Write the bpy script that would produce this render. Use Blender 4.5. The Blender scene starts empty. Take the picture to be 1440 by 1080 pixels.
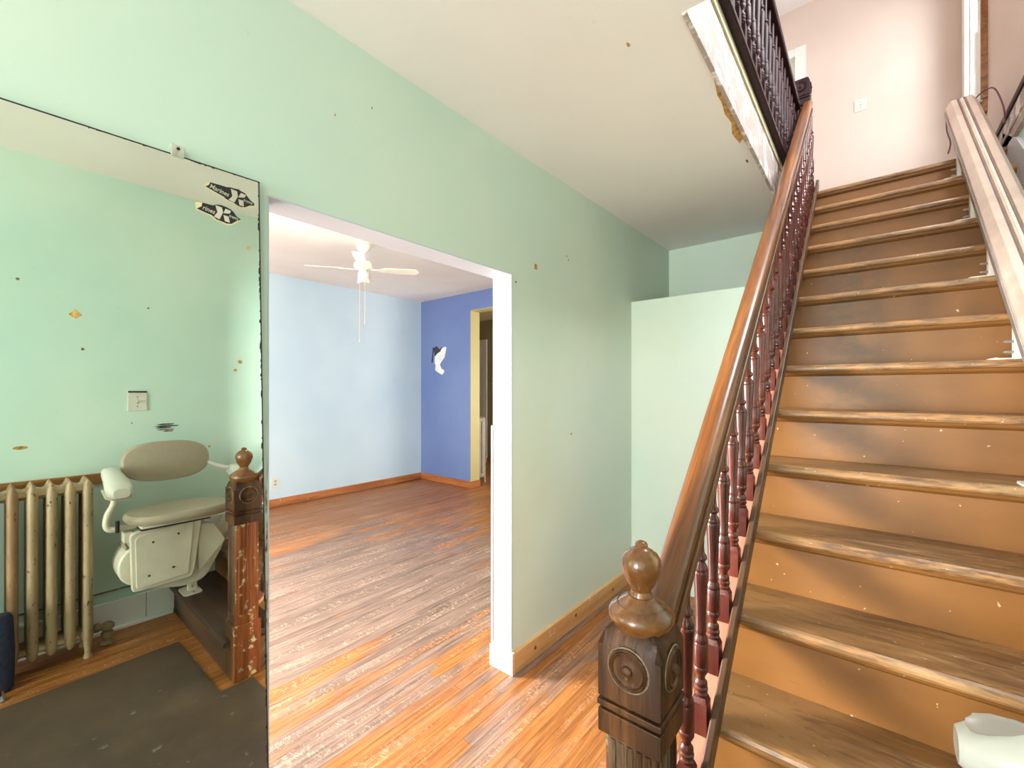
import bpy, bmesh, math, random
from mathutils import Vector, Matrix
random.seed(7)
R = math.radians
scene = bpy.context.scene
COL = scene.collection

# ------------------------------------------------------------------ camera
cam_d = bpy.data.cameras.new('camera'); cam = bpy.data.objects.new('camera', cam_d); COL.objects.link(cam)
cam.location = (1.479, 0.0, 1.515); cam.rotation_euler = (R(90), 0, R(39.449))
cam_d.sensor_fit = 'HORIZONTAL'; cam_d.sensor_width = 36; cam_d.lens = 612.0/1440*36
cam_d.shift_y = 8.68/1440; cam_d.clip_start = 0.02
scene.camera = cam
# ------------------------------------------------------------------ world, lamps, exposure
scene.view_settings.view_transform = 'Standard'; scene.view_settings.look = 'None'
scene.view_settings.exposure = 1.28; scene.view_settings.gamma = 1.0
scene.view_settings.use_curve_mapping = False
w = bpy.data.worlds.new('sky'); scene.world = w; w.use_nodes = True
bg = w.node_tree.nodes['Background']; bg.inputs[0].default_value = (0.80, 0.90, 1.0, 1); bg.inputs[1].default_value = 1.2
scene.cycles.use_denoising = True
scene.cycles.max_bounces = 10; scene.cycles.diffuse_bounces = 7; scene.cycles.glossy_bounces = 5
scene.cycles.sample_clamp_indirect = 6.0
def area(name, loc, rot, sx, sy, power, col=(1, 1, 1), spread=180):
    d = bpy.data.lights.new(name, 'AREA'); d.shape = 'RECTANGLE'; d.size = sx; d.size_y = sy
    d.energy = power; d.color = col; d.spread = R(spread)
    o = bpy.data.objects.new(name, d); COL.objects.link(o); o.location = loc; o.rotation_euler = rot
    return o
# daylight at windows and the front door, with added fill lamps among them
area('front_door_daylight', (0.62, -4.23, 1.45), (R(90), 0, 0), 0.8, 1.8, 100, (0.98, 0.985, 1.0))
area('side_fill_light', (2.22, -2.6, 1.6), (R(90), 0, R(90)), 1.2, 1.6, 14, (0.98, 0.99, 1.0))  # added fill for the left wall, its window is made up
area('front_room_daylight', (-2.5, -2.73, 1.55), (R(90), 0, 0), 2.6, 1.8, 58, (1.0, 0.99, 0.98))
area('room_west_window_daylight', (-4.53, -1.1, 1.70), (R(76), 0, R(-66)), 1.3, 1.4, 250, (1.0, 0.985, 0.96), 100)
area('upstairs_fill_light', (0.9, -4.23, 4.6), (R(90), 0, 0), 1.6, 1.7, 13, (1.0, 0.99, 0.98))  # added fill for the far beige wall, its front window is made up
area('stairwell_window_daylight', (2.24, 2.5, 4.5), (R(64), 0, R(90)), 1.3, 1.6, 66, (0.97, 0.985, 1.0))
area('stair_window_daylight', (2.33, 5.3, 4.6), (R(90), 0, R(90)), 0.60, 1.6, 15, (1.0, 0.98, 0.96))
area('back_room_area_light', (-1.2, 5.9, 1.6), (R(90), 0, R(90)), 1.0, 1.4, 22, (1.0, 0.96, 0.9))  # hangs inside the olive room, no opening around it

# ------------------------------------------------------------------ geometry helpers
W = 2.17                       # right wall
RUN, RISE, Y1 = 0.2377, 0.204, 0.7815
SL = RISE/RUN
def zn(y): return RISE + (y - Y1)*SL
ANG = math.atan(SL)

def box(bm, x0, x1, y0, y1, z0, z1):
    v = [bm.verts.new(p) for p in ((x0,y0,z0),(x1,y0,z0),(x1,y1,z0),(x0,y1,z0),(x0,y0,z1),(x1,y0,z1),(x1,y1,z1),(x0,y1,z1))]
    for f in ((3,2,1,0),(4,5,6,7),(0,1,5,4),(1,2,6,5),(2,3,7,6),(3,0,4,7)): bm.faces.new([v[i] for i in f])
    return v
def prism(bm, pts, axis, a0, a1, shear=None):
    """polygon pts in the plane across axis, extruded a0..a1 (shear: extra z per unit along y)"""
    def mk(p, a):
        if axis == 'x': return (a, p[0], p[1])
        if axis == 'y': return (p[0], a, p[1] + (shear(a) if shear else 0))
        return (p[0], p[1], a)
    A = [bm.verts.new(mk(p, a0)) for p in pts]; B = [bm.verts.new(mk(p, a1)) for p in pts]
    n = len(pts)
    bm.faces.new(A[::-1]); bm.faces.new(B)
    for i in range(n): bm.faces.new((A[i], A[(i+1) % n], B[(i+1) % n], B[i]))
def lathe(bm, prof, c=(0,0,0), seg=20, axis='z', caps=True):
    rings = []
    for r, h in prof:
        ring = []
        for k in range(seg):
            t = 2*math.pi*k/seg; a, b = r*math.cos(t), r*math.sin(t)
            p = {'z': (a, b, h), 'x': (h, a, b), 'y': (b, h, a), '-y': (a, -h, b), '-x': (-h, b, a)}[axis]
            ring.append(bm.verts.new((c[0]+p[0], c[1]+p[1], c[2]+p[2])))
        rings.append(ring)
    for i in range(len(rings)-1):
        for k in range(seg):
            bm.faces.new((rings[i][k], rings[i][(k+1) % seg], rings[i+1][(k+1) % seg], rings[i+1][k]))
    if caps:
        bm.faces.new(rings[0][::-1]); bm.faces.new(rings[-1])
def tube(bm, path, r, seg=10):
    path = [Vector(p) for p in path]; rings = []
    up = Vector((0, 0, 1)); n = len(path)
    for i, p in enumerate(path):
        t = (path[min(i+1, n-1)] - path[max(i-1, 0)]).normalized()
        if i == 0:
            u = t.orthogonal().normalized()
        else:
            u = (u - t*u.dot(t)).normalized()
        v = t.cross(u); rr = r[i] if isinstance(r, (list, tuple)) else r
        rings.append([bm.verts.new(p + rr*(math.cos(2*math.pi*k/seg)*u + math.sin(2*math.pi*k/seg)*v)) for k in range(seg)])
    for i in range(n-1):
        for k in range(seg):
            bm.faces.new((rings[i][k], rings[i][(k+1) % seg], rings[i+1][(k+1) % seg], rings[i+1][k]))
    bm.faces.new(rings[0][::-1]); bm.faces.new(rings[-1])
def smooth_path(pts, n=6):
    P = [Vector(p) for p in pts]; out = []
    for i in range(len(P)-1):
        p0, p1, p2, p3 = P[max(i-1,0)], P[i], P[i+1], P[min(i+2,len(P)-1)]
        for k in range(n):
            t = k/n
            out.append(0.5*((2*p1)+(p2-p0)*t+(2*p0-5*p1+4*p2-p3)*t*t+(3*p1-p0-3*p2+p3)*t**3))
    out.append(P[-1]); return out
def rounded(pts, r, n=4):
    """round the corners of a polygon"""
    out = []; m = len(pts)
    for i in range(m):
        a, b, c = Vector(pts[i-1]), Vector(pts[i]), Vector(pts[(i+1) % m])
        u, v = (a-b), (c-b); rr = min(r, u.length*0.49, v.length*0.49)
        p, q = b+u.normalized()*rr, b+v.normalized()*rr
        for k in range(n+1):
            t = k/n; out.append(tuple((1-t)**2*p + 2*t*(1-t)*b + t*t*q))
    return out
def superell(cx, cy, a, b, n=2.5, seg=40):
    out = []
    for k in range(seg):
        t = 2*math.pi*k/seg; c, s = math.cos(t), math.sin(t)
        out.append((cx + a*math.copysign(abs(c)**(2/n), c), cy + b*math.copysign(abs(s)**(2/n), s)))
    return out
def loft(bm, loops):
    L = [[bm.verts.new(p) for p in lp] for lp in loops]; n = len(L[0])
    for i in range(len(L)-1):
        for k in range(n): bm.faces.new((L[i][k], L[i][(k+1) % n], L[i+1][(k+1) % n], L[i+1][k]))
    bm.faces.new(L[0][::-1]); bm.faces.new(L[-1])
def BM(): return bmesh.new()
def obj(name, bm, mat, parent=None, smooth=False, bevel=0, loc=None, seg=2):
    if not isinstance(bm, bpy.types.Mesh):
        bmesh.ops.recalc_face_normals(bm, faces=bm.faces)
        me = bpy.data.meshes.new(name); bm.to_mesh(me); bm.free()
        me.materials.append(mat)
        if smooth:
            for p in me.polygons: p.use_smooth = True
            try: me.set_sharp_from_angle(angle=R(38))
            except Exception: pass
    else: me = bm
    o = bpy.data.objects.new(name, me); COL.objects.link(o)
    if loc: o.location = loc
    if parent is not None:
        o.parent = parent; o.matrix_parent_inverse = Matrix.Translation(-ORIG.get(parent.name, Vector((0,0,0))))
    ORIG[o.name] = Vector(loc) if loc else Vector((0,0,0))
    if parent is not None: ORIG[o.name] = Vector(loc) if loc else Vector((0,0,0))
    if bevel:
        b = o.modifiers.new('bevel', 'BEVEL'); b.width = bevel; b.segments = seg; b.limit_method = 'ANGLE'; b.angle_limit = R(35)
    return o
ORIG = {}
def thing(name, label, cat, loc=(0,0,0), group=None):
    o = bpy.data.objects.new(name, None); COL.objects.link(o); o.location = loc; o.empty_display_size = 0.1
    o['label'] = label; o['category'] = cat
    if group: o['group'] = group
    ORIG[o.name] = Vector(loc); return o
def tag(o, label, cat, group=None):
    o['label'] = label; o['category'] = cat
    if group: o['group'] = group
    return o
def struct(name, bm, mat, label, **k):
    o = obj(name, bm, mat, **k); o['kind'] = 'structure'; o['label'] = label
    return o
def boxo(name, x0, x1, y0, y1, z0, z1, mat, parent=None, bevel=0, **k):
    b = BM(); box(b, x0, x1, y0, y1, z0, z1); return obj(name, b, mat, parent, bevel=bevel, **k)

# ------------------------------------------------------------------ materials
def lin(c):
    return tuple(((x/255)/12.92 if x/255 <= 0.04045 else ((x/255+0.055)/1.055)**2.4) for x in c) + (1,)
class NT:
    def __init__(s, name):
        s.m = bpy.data.materials.new(name); s.m.use_nodes = True; s.t = s.m.node_tree
        s.b = s.t.nodes['Principled BSDF']
    def n(s, typ, **k):
        nd = s.t.nodes.new(typ)
        for a, v in k.items():
            if a.startswith('i_'): 
                key = a[2:]; key = int(key) if key.isdigit() else key.replace('_', ' ')
                nd.inputs[key].default_value = v
            else: setattr(nd, a, v)
        return nd
    def l(s, a, b): s.t.links.new(a, b)
    def pos(s, scale=(1,1,1), rot=(0,0,0), obj=False):
        if obj: src = s.n('ShaderNodeTexCoord').outputs['Object']
        else: src = s.n('ShaderNodeNewGeometry').outputs['Position']
        mp = s.n('ShaderNodeMapping'); mp.inputs['Scale'].default_value = scale; mp.inputs['Rotation'].default_value = rot
        if any(rot):                       # rotate first, then scale
            m0 = s.n('ShaderNodeMapping'); m0.inputs['Rotation'].default_value = rot; s.l(src, m0.inputs[0]); src = m0.outputs[0]
            mp.inputs['Rotation'].default_value = (0,0,0)
        s.l(src, mp.inputs[0]); return mp.outputs[0]
    def noise(s, vec, scale, detail=4, rough=0.55, dist=0.0):
        nd = s.n('ShaderNodeTexNoise'); nd.inputs['Scale'].default_value = scale; nd.inputs['Detail'].default_value = detail
        nd.inputs['Roughness'].default_value = rough; nd.inputs['Distortion'].default_value = dist
        s.l(vec, nd.inputs['Vector']); return nd.outputs['Fac']
    def ramp(s, fac, stops):
        nd = s.n('ShaderNodeValToRGB'); e = nd.color_ramp.elements
        while len(e) < len(stops): e.new(0.5)
        for el, (p, c) in zip(e, stops):
            el.position = p; el.color = lin(c) if isinstance(c, tuple) else (c, c, c, 1)
        s.l(fac, nd.inputs[0]); return nd.outputs[0]
    def mix(s, fac, a, b, typ='MIX'):
        nd = s.n('ShaderNodeMix'); nd.data_type = 'RGBA'; nd.blend_type = typ
        for sock, v in ((nd.inputs[0], fac), (nd.inputs[6], a), (nd.inputs[7], b)):
            if isinstance(v, (int, float)): sock.default_value = v if sock.type == 'VALUE' else (v, v, v, 1)
            elif isinstance(v, tuple): sock.default_value = lin(v)
            else: s.l(v, sock)
        return nd.outputs[2]
    def math(s, op, a, b=0.0, c=0.0):
        nd = s.n('ShaderNodeMath'); nd.operation = op
        for i, v in enumerate((a, b, c)):
            if isinstance(v, (int, float)): nd.inputs[i].default_value = v
            else: s.l(v, nd.inputs[i])
        return nd.outputs[0]
    def xyz(s, vec):
        nd = s.n('ShaderNodeSeparateXYZ'); s.l(vec, nd.inputs[0]); return nd.outputs
    def smooth(s, v, a, b):
        nd = s.n('ShaderNodeMapRange'); nd.interpolation_type = 'SMOOTHSTEP'
        s.l(v, nd.inputs[0]); nd.inputs[1].default_value = a; nd.inputs[2].default_value = b; return nd.outputs[0]
    def out(s, col=None, rough=None, bump=None, bs=0.1, bd=0.01, metal=0, spec=0.5, coat=0):
        if col is not None:
            if isinstance(col, tuple): s.b.inputs['Base Color'].default_value = lin(col)
            else: s.l(col, s.b.inputs['Base Color'])
        if rough is not None:
            if isinstance(rough, (int, float)): s.b.inputs['Roughness'].default_value = rough
            else: s.l(rough, s.b.inputs['Roughness'])
        s.b.inputs['Metallic'].default_value = metal; s.b.inputs['Specular IOR Level'].default_value = spec
        if coat: s.b.inputs['Coat Weight'].default_value = coat; s.b.inputs['Coat Roughness'].default_value = 0.15
        if bump is not None:
            nd = s.n('ShaderNodeBump'); nd.inputs['Strength'].default_value = bs; nd.inputs['Distance'].default_value = bd
            s.l(bump, nd.inputs['Height']); s.l(nd.outputs[0], s.b.inputs['Normal'])
        return s.m
def plain(name, c, rough=0.5, var=0.06, metal=0, spec=0.5, scale=6):
    t = NT(name); v = t.pos(); f = t.noise(v, scale, 5)
    d = tuple(int(x*(1-var*2)) for x in c); l = tuple(min(255, int(x*(1+var))) for x in c)
    return t.out(t.ramp(f, [(0.3, d), (0.7, l)]), rough, metal=metal, spec=spec)
def paint(name, c1, c2, rough=0.55, bs=0.06, dirt=None, extra=None):
    """old wall paint: two slow tones, faint roller texture, specks"""
    t = NT(name); v = t.pos()
    col = t.ramp(t.noise(v, 0.9, 3, 0.5), [(0.35, c1), (0.65, c2)])
    sp = t.ramp(t.noise(v, 38, 2, 0.4), [(0.74, 0.0), (0.79, 1.0)])
    col = t.mix(t.math('MULTIPLY', sp, 0.12), col, dirt or tuple(int(x*0.72) for x in c1))
    if extra: col = extra(t, v, col)
    return t.out(col, rough, t.noise(v, 90, 4, 0.6), bs, 0.004, spec=0.35)
def wood(name, dark, mid, light, along=(0,1,0), rough=0.4, fine=1.0, rot=(0,0,0), bs=0.12, wear=None, rand=0.25, coat=0, stretch=14, useobj=False, spec=0.5, face=None):
    t = NT(name); s = [60*fine, 60*fine, 60*fine]
    for i in range(3):
        if along[i]: s[i] /= stretch
    v = t.pos(tuple(s), rot, useobj)
    g = t.noise(v, 0.35, 6, 0.65, 0.6); g2 = t.noise(v, 2.2, 3, 0.6)
    col = t.ramp(g, [(0.28, dark), (0.5, mid), (0.72, light)])
    col = t.mix(t.math('MULTIPLY', t.ramp(g2, [(0.5, 0.0), (0.75, 1.0)]), 0.45), col, dark)
    oi = t.n('ShaderNodeObjectInfo').outputs['Random']
    hs = t.n('ShaderNodeHueSaturation'); t.l(col, hs.inputs['Color'])
    t.l(t.math('MULTIPLY_ADD', oi, rand*2, 1-rand), hs.inputs['Value']); col = hs.outputs[0]
    if wear:
        wc, lo, hi, sc = wear
        m = t.ramp(t.noise(t.pos(), sc, 5, 0.65), [(lo, 0.0), (hi, 1.0)])
        if face:                       # only the side turned to the hall has lost its varnish
            on = t.math('SUBTRACT', 1.0, t.smooth(t.xyz(t.pos())[0], face[0], face[1]))
            alt = t.ramp(g, [(0.28, face[2]), (0.5, face[3]), (0.72, face[4])])
            col = t.mix(on, alt, t.mix(m, col, wc))
        else: col = t.mix(m, col, wc)
    return t.out(col, rough, g2, bs, 0.003, coat=coat, spec=spec)

def green_extra(t, v, col):
    x = t.xyz(v)
    # ghost of something that once hung on the wall (a paler rectangle with a dark outline)
    def band(s, a, b, f=0.012): return t.math('MULTIPLY', t.smooth(s, a-f, a), t.math('SUBTRACT', 1.0, t.smooth(s, b, b+f)))
    r1 = t.math('MULTIPLY', band(x[1], 1.86, 2.41), band(x[2], 1.18, 2.11))
    col = t.mix(t.math('MULTIPLY', r1, 0.35), col, (206, 222, 204))
    # peeled, yellowed corner by the doorway
    ed = t.smooth(x[1], 0.535, 0.566)
    lim = t.math('MULTIPLY', ed, t.math('SUBTRACT', 1.0, t.smooth(x[1], 0.58, 0.60)))
    low = t.math('SUBTRACT', 1.0, t.smooth(x[2], 1.20, 1.34))
    nz = t.ramp(t.noise(t.pos((1, 7, 1.3)), 7, 5, 0.6), [(0.50, 0.0), (0.56, 1.0)])
    col = t.mix(t.math('MULTIPLY', t.math('MULTIPLY', lim, low), nz), col, (120, 88, 48))
    stain = t.ramp(t.noise(t.pos((0.6, 0.6, 0.6)), 1.3, 4, 0.6), [(0.52, 0.0), (0.8, 1.0)])
    col = t.mix(t.math('MULTIPLY', stain, 0.5), col, (200, 205, 168))
    return col
M = {}
M['green'] = paint('mint green wall paint', (198, 217, 204), (211, 222, 206), 0.5, extra=green_extra, dirt=(150, 150, 110))
M['green_r'] = paint('mint green side wall paint', (183, 214, 203), (203, 223, 211), 0.5, dirt=(140, 150, 120))
M['ceil'] = paint('warm white ceiling paint', (236, 230, 226), (241, 237, 233), 0.7, dirt=(190, 170, 130))
M['roomceil'] = paint('white room ceiling paint', (224, 218, 214), (234, 229, 226), 0.7)
M['lightblue'] = paint('light blue wall paint', (180, 200, 217), (193, 209, 223), 0.5)
M['darkblue'] = paint('deep blue wall paint', (104, 122, 174), (116, 134, 182), 0.45)
M['olive'] = paint('olive wall paint', (128, 114, 74), (142, 128, 88), 0.5)
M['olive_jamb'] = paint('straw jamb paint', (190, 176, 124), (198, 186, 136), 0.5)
M['beige'] = paint('pink beige wall paint', (206, 190, 178), (216, 201, 190), 0.6)
M['jamb'] = paint('bluish white jamb paint', (190, 198, 206), (200, 206, 213), 0.45)
M['white'] = paint('white gloss paint', (222, 220, 214), (236, 234, 230), 0.35)
M['whitebase'] = paint('chipped white baseboard paint', (220, 222, 224), (232, 234, 236), 0.5, dirt=(120, 110, 100))
M['cream'] = plain('cream fascia paint', (214, 206, 172), 0.5)
M['palewood'] = wood('whitewashed fascia board', (150, 136, 128), (172, 156, 148), (188, 172, 164), (0,1,0), 0.6, rand=0.03, wear=((232, 226, 222), 0.5, 0.6, 9))
M['tan_plaster'] = plain('bare tan plaster', (196, 152, 84), 0.9, 0.15, scale=40)
M['pine'] = wood('raw pine baseboard', (176, 128, 76), (206, 158, 102), (220, 178, 124), (0,1,0), 0.55, rand=0.06, fine=.7, wear=((222, 188, 150), 0.6, 0.7, 11))
M['pine_end'] = wood('pale pine block', (190, 146, 116), (214, 172, 142), (226, 192, 166), (1,0,0), 0.55, rand=0.04, fine=.7)
M['roombase'] = wood('orange stained baseboard', (140, 74, 34), (176, 104, 54), (196, 128, 76), (1,1,0), 0.5, rand=0.05, wear=((214, 176, 150), 0.66, 0.70, 14))
M['knot'] = plain('pine knot', (120, 66, 30), 0.6)
M['darkwood'] = wood('dark varnished newel wood', (32, 18, 9), (66, 39, 19), (106, 66, 32), (0,0,1), 0.5, rand=0.04, bs=0.8, fine=.8, spec=0.28, wear=((126, 104, 78), 0.67, 0.76, 30))
M['capwood'] = wood('brown turned newel cap', (60, 34, 16), (104, 64, 28), (136, 88, 40), (0,0,0), 0.25, rand=0.03, fine=.5, coat=0.4)
M['newelworn'] = wood('worn chipped newel shaft', (78, 38, 20), (128, 68, 34), (160, 96, 52), (0,0,1), 0.4, rand=0.04, bs=0.4, wear=((186, 172, 130), 0.575, 0.63, 24), spec=0.3, face=(1.054, 1.062, (34, 21, 12), (70, 46, 27), (140, 116, 92)))
M['groove'] = plain('dusty groove', (120, 104, 84), 0.8, 0.25, scale=60)
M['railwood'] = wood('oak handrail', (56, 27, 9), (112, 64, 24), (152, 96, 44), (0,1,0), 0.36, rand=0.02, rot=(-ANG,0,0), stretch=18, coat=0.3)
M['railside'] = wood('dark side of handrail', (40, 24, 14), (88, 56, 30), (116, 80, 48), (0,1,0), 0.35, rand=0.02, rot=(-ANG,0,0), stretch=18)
M['baluster'] = wood('red brown baluster', (48, 20, 15), (84, 35, 27), (112, 54, 40), (0,0,1), 0.28, rand=0.18, coat=0.35)
M['blackwood'] = wood('near black landing rail', (26, 10, 12), (42, 18, 20), (60, 28, 28), (0,0,1), 0.5, rand=0.05, spec=0.25)
M['stringer'] = wood('dark stringer edge', (52, 34, 22), (84, 56, 36), (108, 76, 50), (0,1,0), 0.4, rand=0.03, rot=(-ANG,0,0))
M['fillet'] = wood('rubbed pinkish stringer cap', (140, 84, 66), (176, 116, 92), (196, 140, 116), (0,1,0), 0.4, rand=0.12, rot=(-ANG,0,0))

def tread_mat():
    t = NT('worn brown painted tread'); v = t.pos((4, 45, 45)); o = t.pos(obj=True); x = t.xyz(o); p = t.pos()
    g = t.noise(v, 1.2, 6, 0.65, 0.4)
    base = t.ramp(g, [(0.3, (70, 48, 30)), (0.55, (112, 80, 52)), (0.75, (146, 110, 76))])
    och = t.ramp(t.noise(p, 3.0, 4, 0.6), [(0.42, 0.0), (0.62, 1.0)])
    base = t.mix(t.math('MULTIPLY', och, 0.65), base, (136, 94, 48))
    # painted left end by the stringer, bare worn front edge
    left = t.math('SUBTRACT', 1.0, t.smooth(x[0], 0.19, 0.41))
    base = t.mix(t.math('MULTIPLY', left, 0.75), base, (134, 98, 58))
    front = t.math('SUBTRACT', 1.0, t.smooth(x[1], 0.004, 0.05))
    wn = t.ramp(t.noise(t.pos((2.2, 14, 14)), 3.2, 6, 0.7), [(0.47, 0.0), (0.56, 1.0)])
    base = t.mix(t.math('MULTIPLY', front, t.math('MULTIPLY', wn, 0.75)), base, (166, 118, 68))
    dk = t.ramp(t.noise(t.pos((3, 16, 16)), 4.0, 5, 0.7), [(0.60, 0.0), (0.68, 1.0)])
    base = t.mix(t.math('MULTIPLY', dk, 0.6), base, (62, 40, 30))
    # scuffed lighter streaks along the middle and right of each step, dark trodden dirt between them
    st_ = t.ramp(t.noise(t.pos((1.6, 13, 13)), 2.6, 6, 0.68, 0.4), [(0.50, 0.0), (0.62, 1.0)])
    base = t.mix(t.math('MULTIPLY', t.math('MULTIPLY', st_, t.smooth(x[0], 0.2, 0.5)), 0.6), base, (164, 132, 92))
    dt = t.ramp(t.noise(t.pos((2.0, 9, 9)), 2.1, 6, 0.7, 0.6), [(0.54, 0.0), (0.66, 1.0)])
    base = t.mix(t.math('MULTIPLY', dt, 0.55), base, (66, 46, 36))
    sp = t.ramp(t.noise(p, 80, 2, 0.4), [(0.73, 0.0), (0.76, 1.0)])
    base = t.mix(t.math('MULTIPLY', sp, 0.6), base, (200, 184, 168))
    return t.out(base, t.ramp(g, [(0.3, 0.30), (0.7, 0.5)]), g, 0.2, 0.003)
def riser_mat():
    t = NT('ochre painted riser'); p = t.pos(); x = t.xyz(p)
    base = t.ramp(t.noise(t.pos((1.2, 1.2, 3)), 1.6, 4, 0.5), [(0.3, (108, 70, 31)), (0.7, (130, 86, 41))])
    # foot traffic dirt: a grey smudge left of the middle on the upper risers
    cx = t.math('MULTIPLY', t.smooth(x[0], 1.20, 1.34), t.math('SUBTRACT', 1.0, t.smooth(x[0], 1.42, 1.62)))
    up = t.math('MULTIPLY', t.smooth(x[2], 1.0, 1.5), t.math('SUBTRACT', 1.0, t.smooth(x[2], 2.1, 2.9)))
    dn = t.ramp(t.noise(t.pos((5, 5, 9)), 3.2, 6, 0.7), [(0.36, 0.0), (0.62, 1.0)])
    base = t.mix(t.math('MULTIPLY', t.math('MULTIPLY', cx, up), t.math('MULTIPLY', dn, 0.75)), base, (84, 66, 44))
    sp = t.ramp(t.noise(p, 42, 3, 0.5), [(0.72, 0.0), (0.745, 1.0)])
    base = t.mix(t.math('MULTIPLY', sp, 0.8), base, (208, 180, 144))
    sc = t.ramp(t.noise(t.pos((4, 4, 60)), 3, 4, 0.6), [(0.68, 0.0), (0.74, 1.0)])
    base = t.mix(t.math('MULTIPLY', sc, 0.5), base, (88, 58, 34))
    return t.out(base, 0.42, t.noise(t.pos((2, 2, 30)), 3, 4), 0.06, 0.003, spec=0.35)
M['treaddark'] = wood('dark brown step wood', (40, 28, 20), (62, 45, 33), (86, 64, 48), (1,0,0), 0.45, rand=0.02)  # deeper brown for the bottom tread and riser only
M['tread'] = tread_mat(); M['riser'] = riser_mat()

def floor_mat(joints):
    t = NT('worn oak floor' + (' far' if joints else '')); p = t.pos(); x = t.xyz(p)
    v = t.pos((70, 3.2, 20)); g = t.noise(v, 1.0, 6, 0.65, 0.3)
    if joints:
        rnd = t.n('ShaderNodeTexWhiteNoise'); rnd.noise_dimensions = '1D'
        t.l(t.math('FLOOR', t.math('DIVIDE', x[0], 0.057)), rnd.inputs['W']); r = rnd.outputs[0]
    else: r = t.n('ShaderNodeObjectInfo').outputs['Random']
    orange = t.ramp(g, [(0.25, (104, 58, 24)), (0.5, (152, 94, 44)), (0.75, (186, 128, 72))])
    grey = t.ramp(g, [(0.25, (68, 52, 43)), (0.5, (108, 86, 73)), (0.75, (144, 118, 102))])
    # worn path through the doorway and the middle of the room
    d = t.math('SQRT', t.math('ADD', t.math('POWER', t.math('MULTIPLY', t.math('ADD', x[0], 1.45), 0.62), 2.0), t.math('POWER', t.math('MULTIPLY', t.math('SUBTRACT', x[1], 2.0), 0.55), 2.0)))
    nz = t.noise(t.pos((2.6, 0.7, 1)), 1.2, 5, 0.65)
    f = t.math('ADD', t.math('SUBTRACT', 1.05, d), t.math('MULTIPLY', t.math('SUBTRACT', nz, 0.5), 2.6))
    f = t.math('ADD', f, t.math('MULTIPLY', t.math('SUBTRACT', r, 0.5), 0.7))
    col = t.mix(t.smooth(f, -0.15, 0.45), orange, grey)
    hs = t.n('ShaderNodeHueSaturation'); t.l(col, hs.inputs['Color']); t.l(t.math('MULTIPLY_ADD', r, 0.42, 0.80), hs.inputs['Value']); col = hs.outputs[0]
    # quarter sawn ray flecks across the boards
    fl = t.noise(t.pos((34, 62, 1)), 1.0, 2, 0.5, 1.6)
    on = t.ramp(t.noise(t.pos((13, 0.8, 1)), 1.0, 2, 0.5), [(0.50, 0.0), (0.58, 1.0)])
    col = t.mix(t.math('MULTIPLY', t.math('MULTIPLY', t.ramp(fl, [(0.55, 0.0), (0.63, 1.0)]), on), 0.32), col, (216, 184, 154))
    dk = t.ramp(t.noise(t.pos((60, 9, 1)), 1.0, 4, 0.7), [(0.64, 0.0), (0.72, 1.0)])
    col = t.mix(t.math('MULTIPLY', dk, 0.55), col, (70, 46, 34))
    if joints:
        fr = t.math('FRACT', t.math('DIVIDE', x[0], 0.057))
        j = t.math('MAXIMUM', t.math('LESS_THAN', fr, 0.02), t.math('GREATER_THAN', fr, 0.985))
        col = t.mix(t.math('MULTIPLY', j, 0.7), col, (60, 36, 22))
    return t.out(col, t.ramp(nz, [(0.3, 0.32), (0.7, 0.5)]), g, 0.08, 0.002)
M['floor'] = floor_mat(False); M['floorfar'] = floor_mat(True)
M['joint'] = plain('dark floor joint', (62, 38, 22), 0.8)
M['landing'] = wood('brown landing floor', (70, 46, 30), (98, 68, 46), (120, 86, 60), (1,0,0), 0.4)

def mirror_mat():
    t = NT('old silvered mirror'); p = t.pos()
    f = t.ramp(t.noise(t.pos((1, 1, 1)), 2.2, 5, 0.6), [(0.3, (222, 228, 216)), (0.7, (232, 236, 226))])
    return t.out(f, 0.012, metal=1.0)
M['mirror'] = mirror_mat()
M['black'] = plain('blackened mirror edge', (34, 36, 32), 0.6, 0.3, scale=60)
def clear_mat(name, c, alpha):
    t = NT(name); t.b.inputs['Alpha'].default_value = alpha; return t.out(c, 0.15)
M['clearplastic'] = clear_mat('clear plastic clip', (216, 214, 200), 0.55)
t = NT('window glass'); t.b.inputs['Transmission Weight'].default_value = 1.0; t.b.inputs['IOR'].default_value = 1.02
M['glass'] = t.out((245, 248, 250), 0.0)
M['stickerblack'] = plain('black sticker print', (26, 26, 26), 0.4)
M['stickergrey'] = plain('silver sticker print', (206, 196, 180), 0.45)
M['stickerpaper'] = plain('yellowed sticker backing', (222, 208, 160), 0.7)
M['gum'] = plain('dried brown glue', (188, 146, 76), 0.7, 0.2, scale=70)
M['ivory'] = plain('ivory plastic', (214, 208, 190), 0.35, 0.03)
M['ivorydark'] = plain('shaded ivory groove', (176, 168, 148), 0.45, 0.03)
M['whiteplastic'] = plain('white plastic', (208, 206, 196), 0.3, 0.02)
M['vinyl'] = plain('taupe vinyl', (160, 147, 128), 0.42, 0.015, scale=30)
M['railalu'] = plain('beige coated rail', (200, 178, 162), 0.38, 0.04)
M['railgroove'] = plain('grey rail groove', (112, 96, 86), 0.5)
M['railgrey'] = plain('bare grey metal', (150, 142, 136), 0.35, 0.05, metal=0.5)
M['rack'] = plain('light rack strip', (222, 212, 196), 0.4)
M['blackplastic'] = plain('black plastic', (28, 28, 28), 0.4)
M['greyplastic'] = plain('warm grey plastic', (164, 153, 144), 0.4, 0.03)
M['screw'] = plain('dark screw head', (70, 64, 58), 0.4, metal=0.6)
M['wire'] = plain('dark red wire', (92, 34, 52), 0.4)
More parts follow.
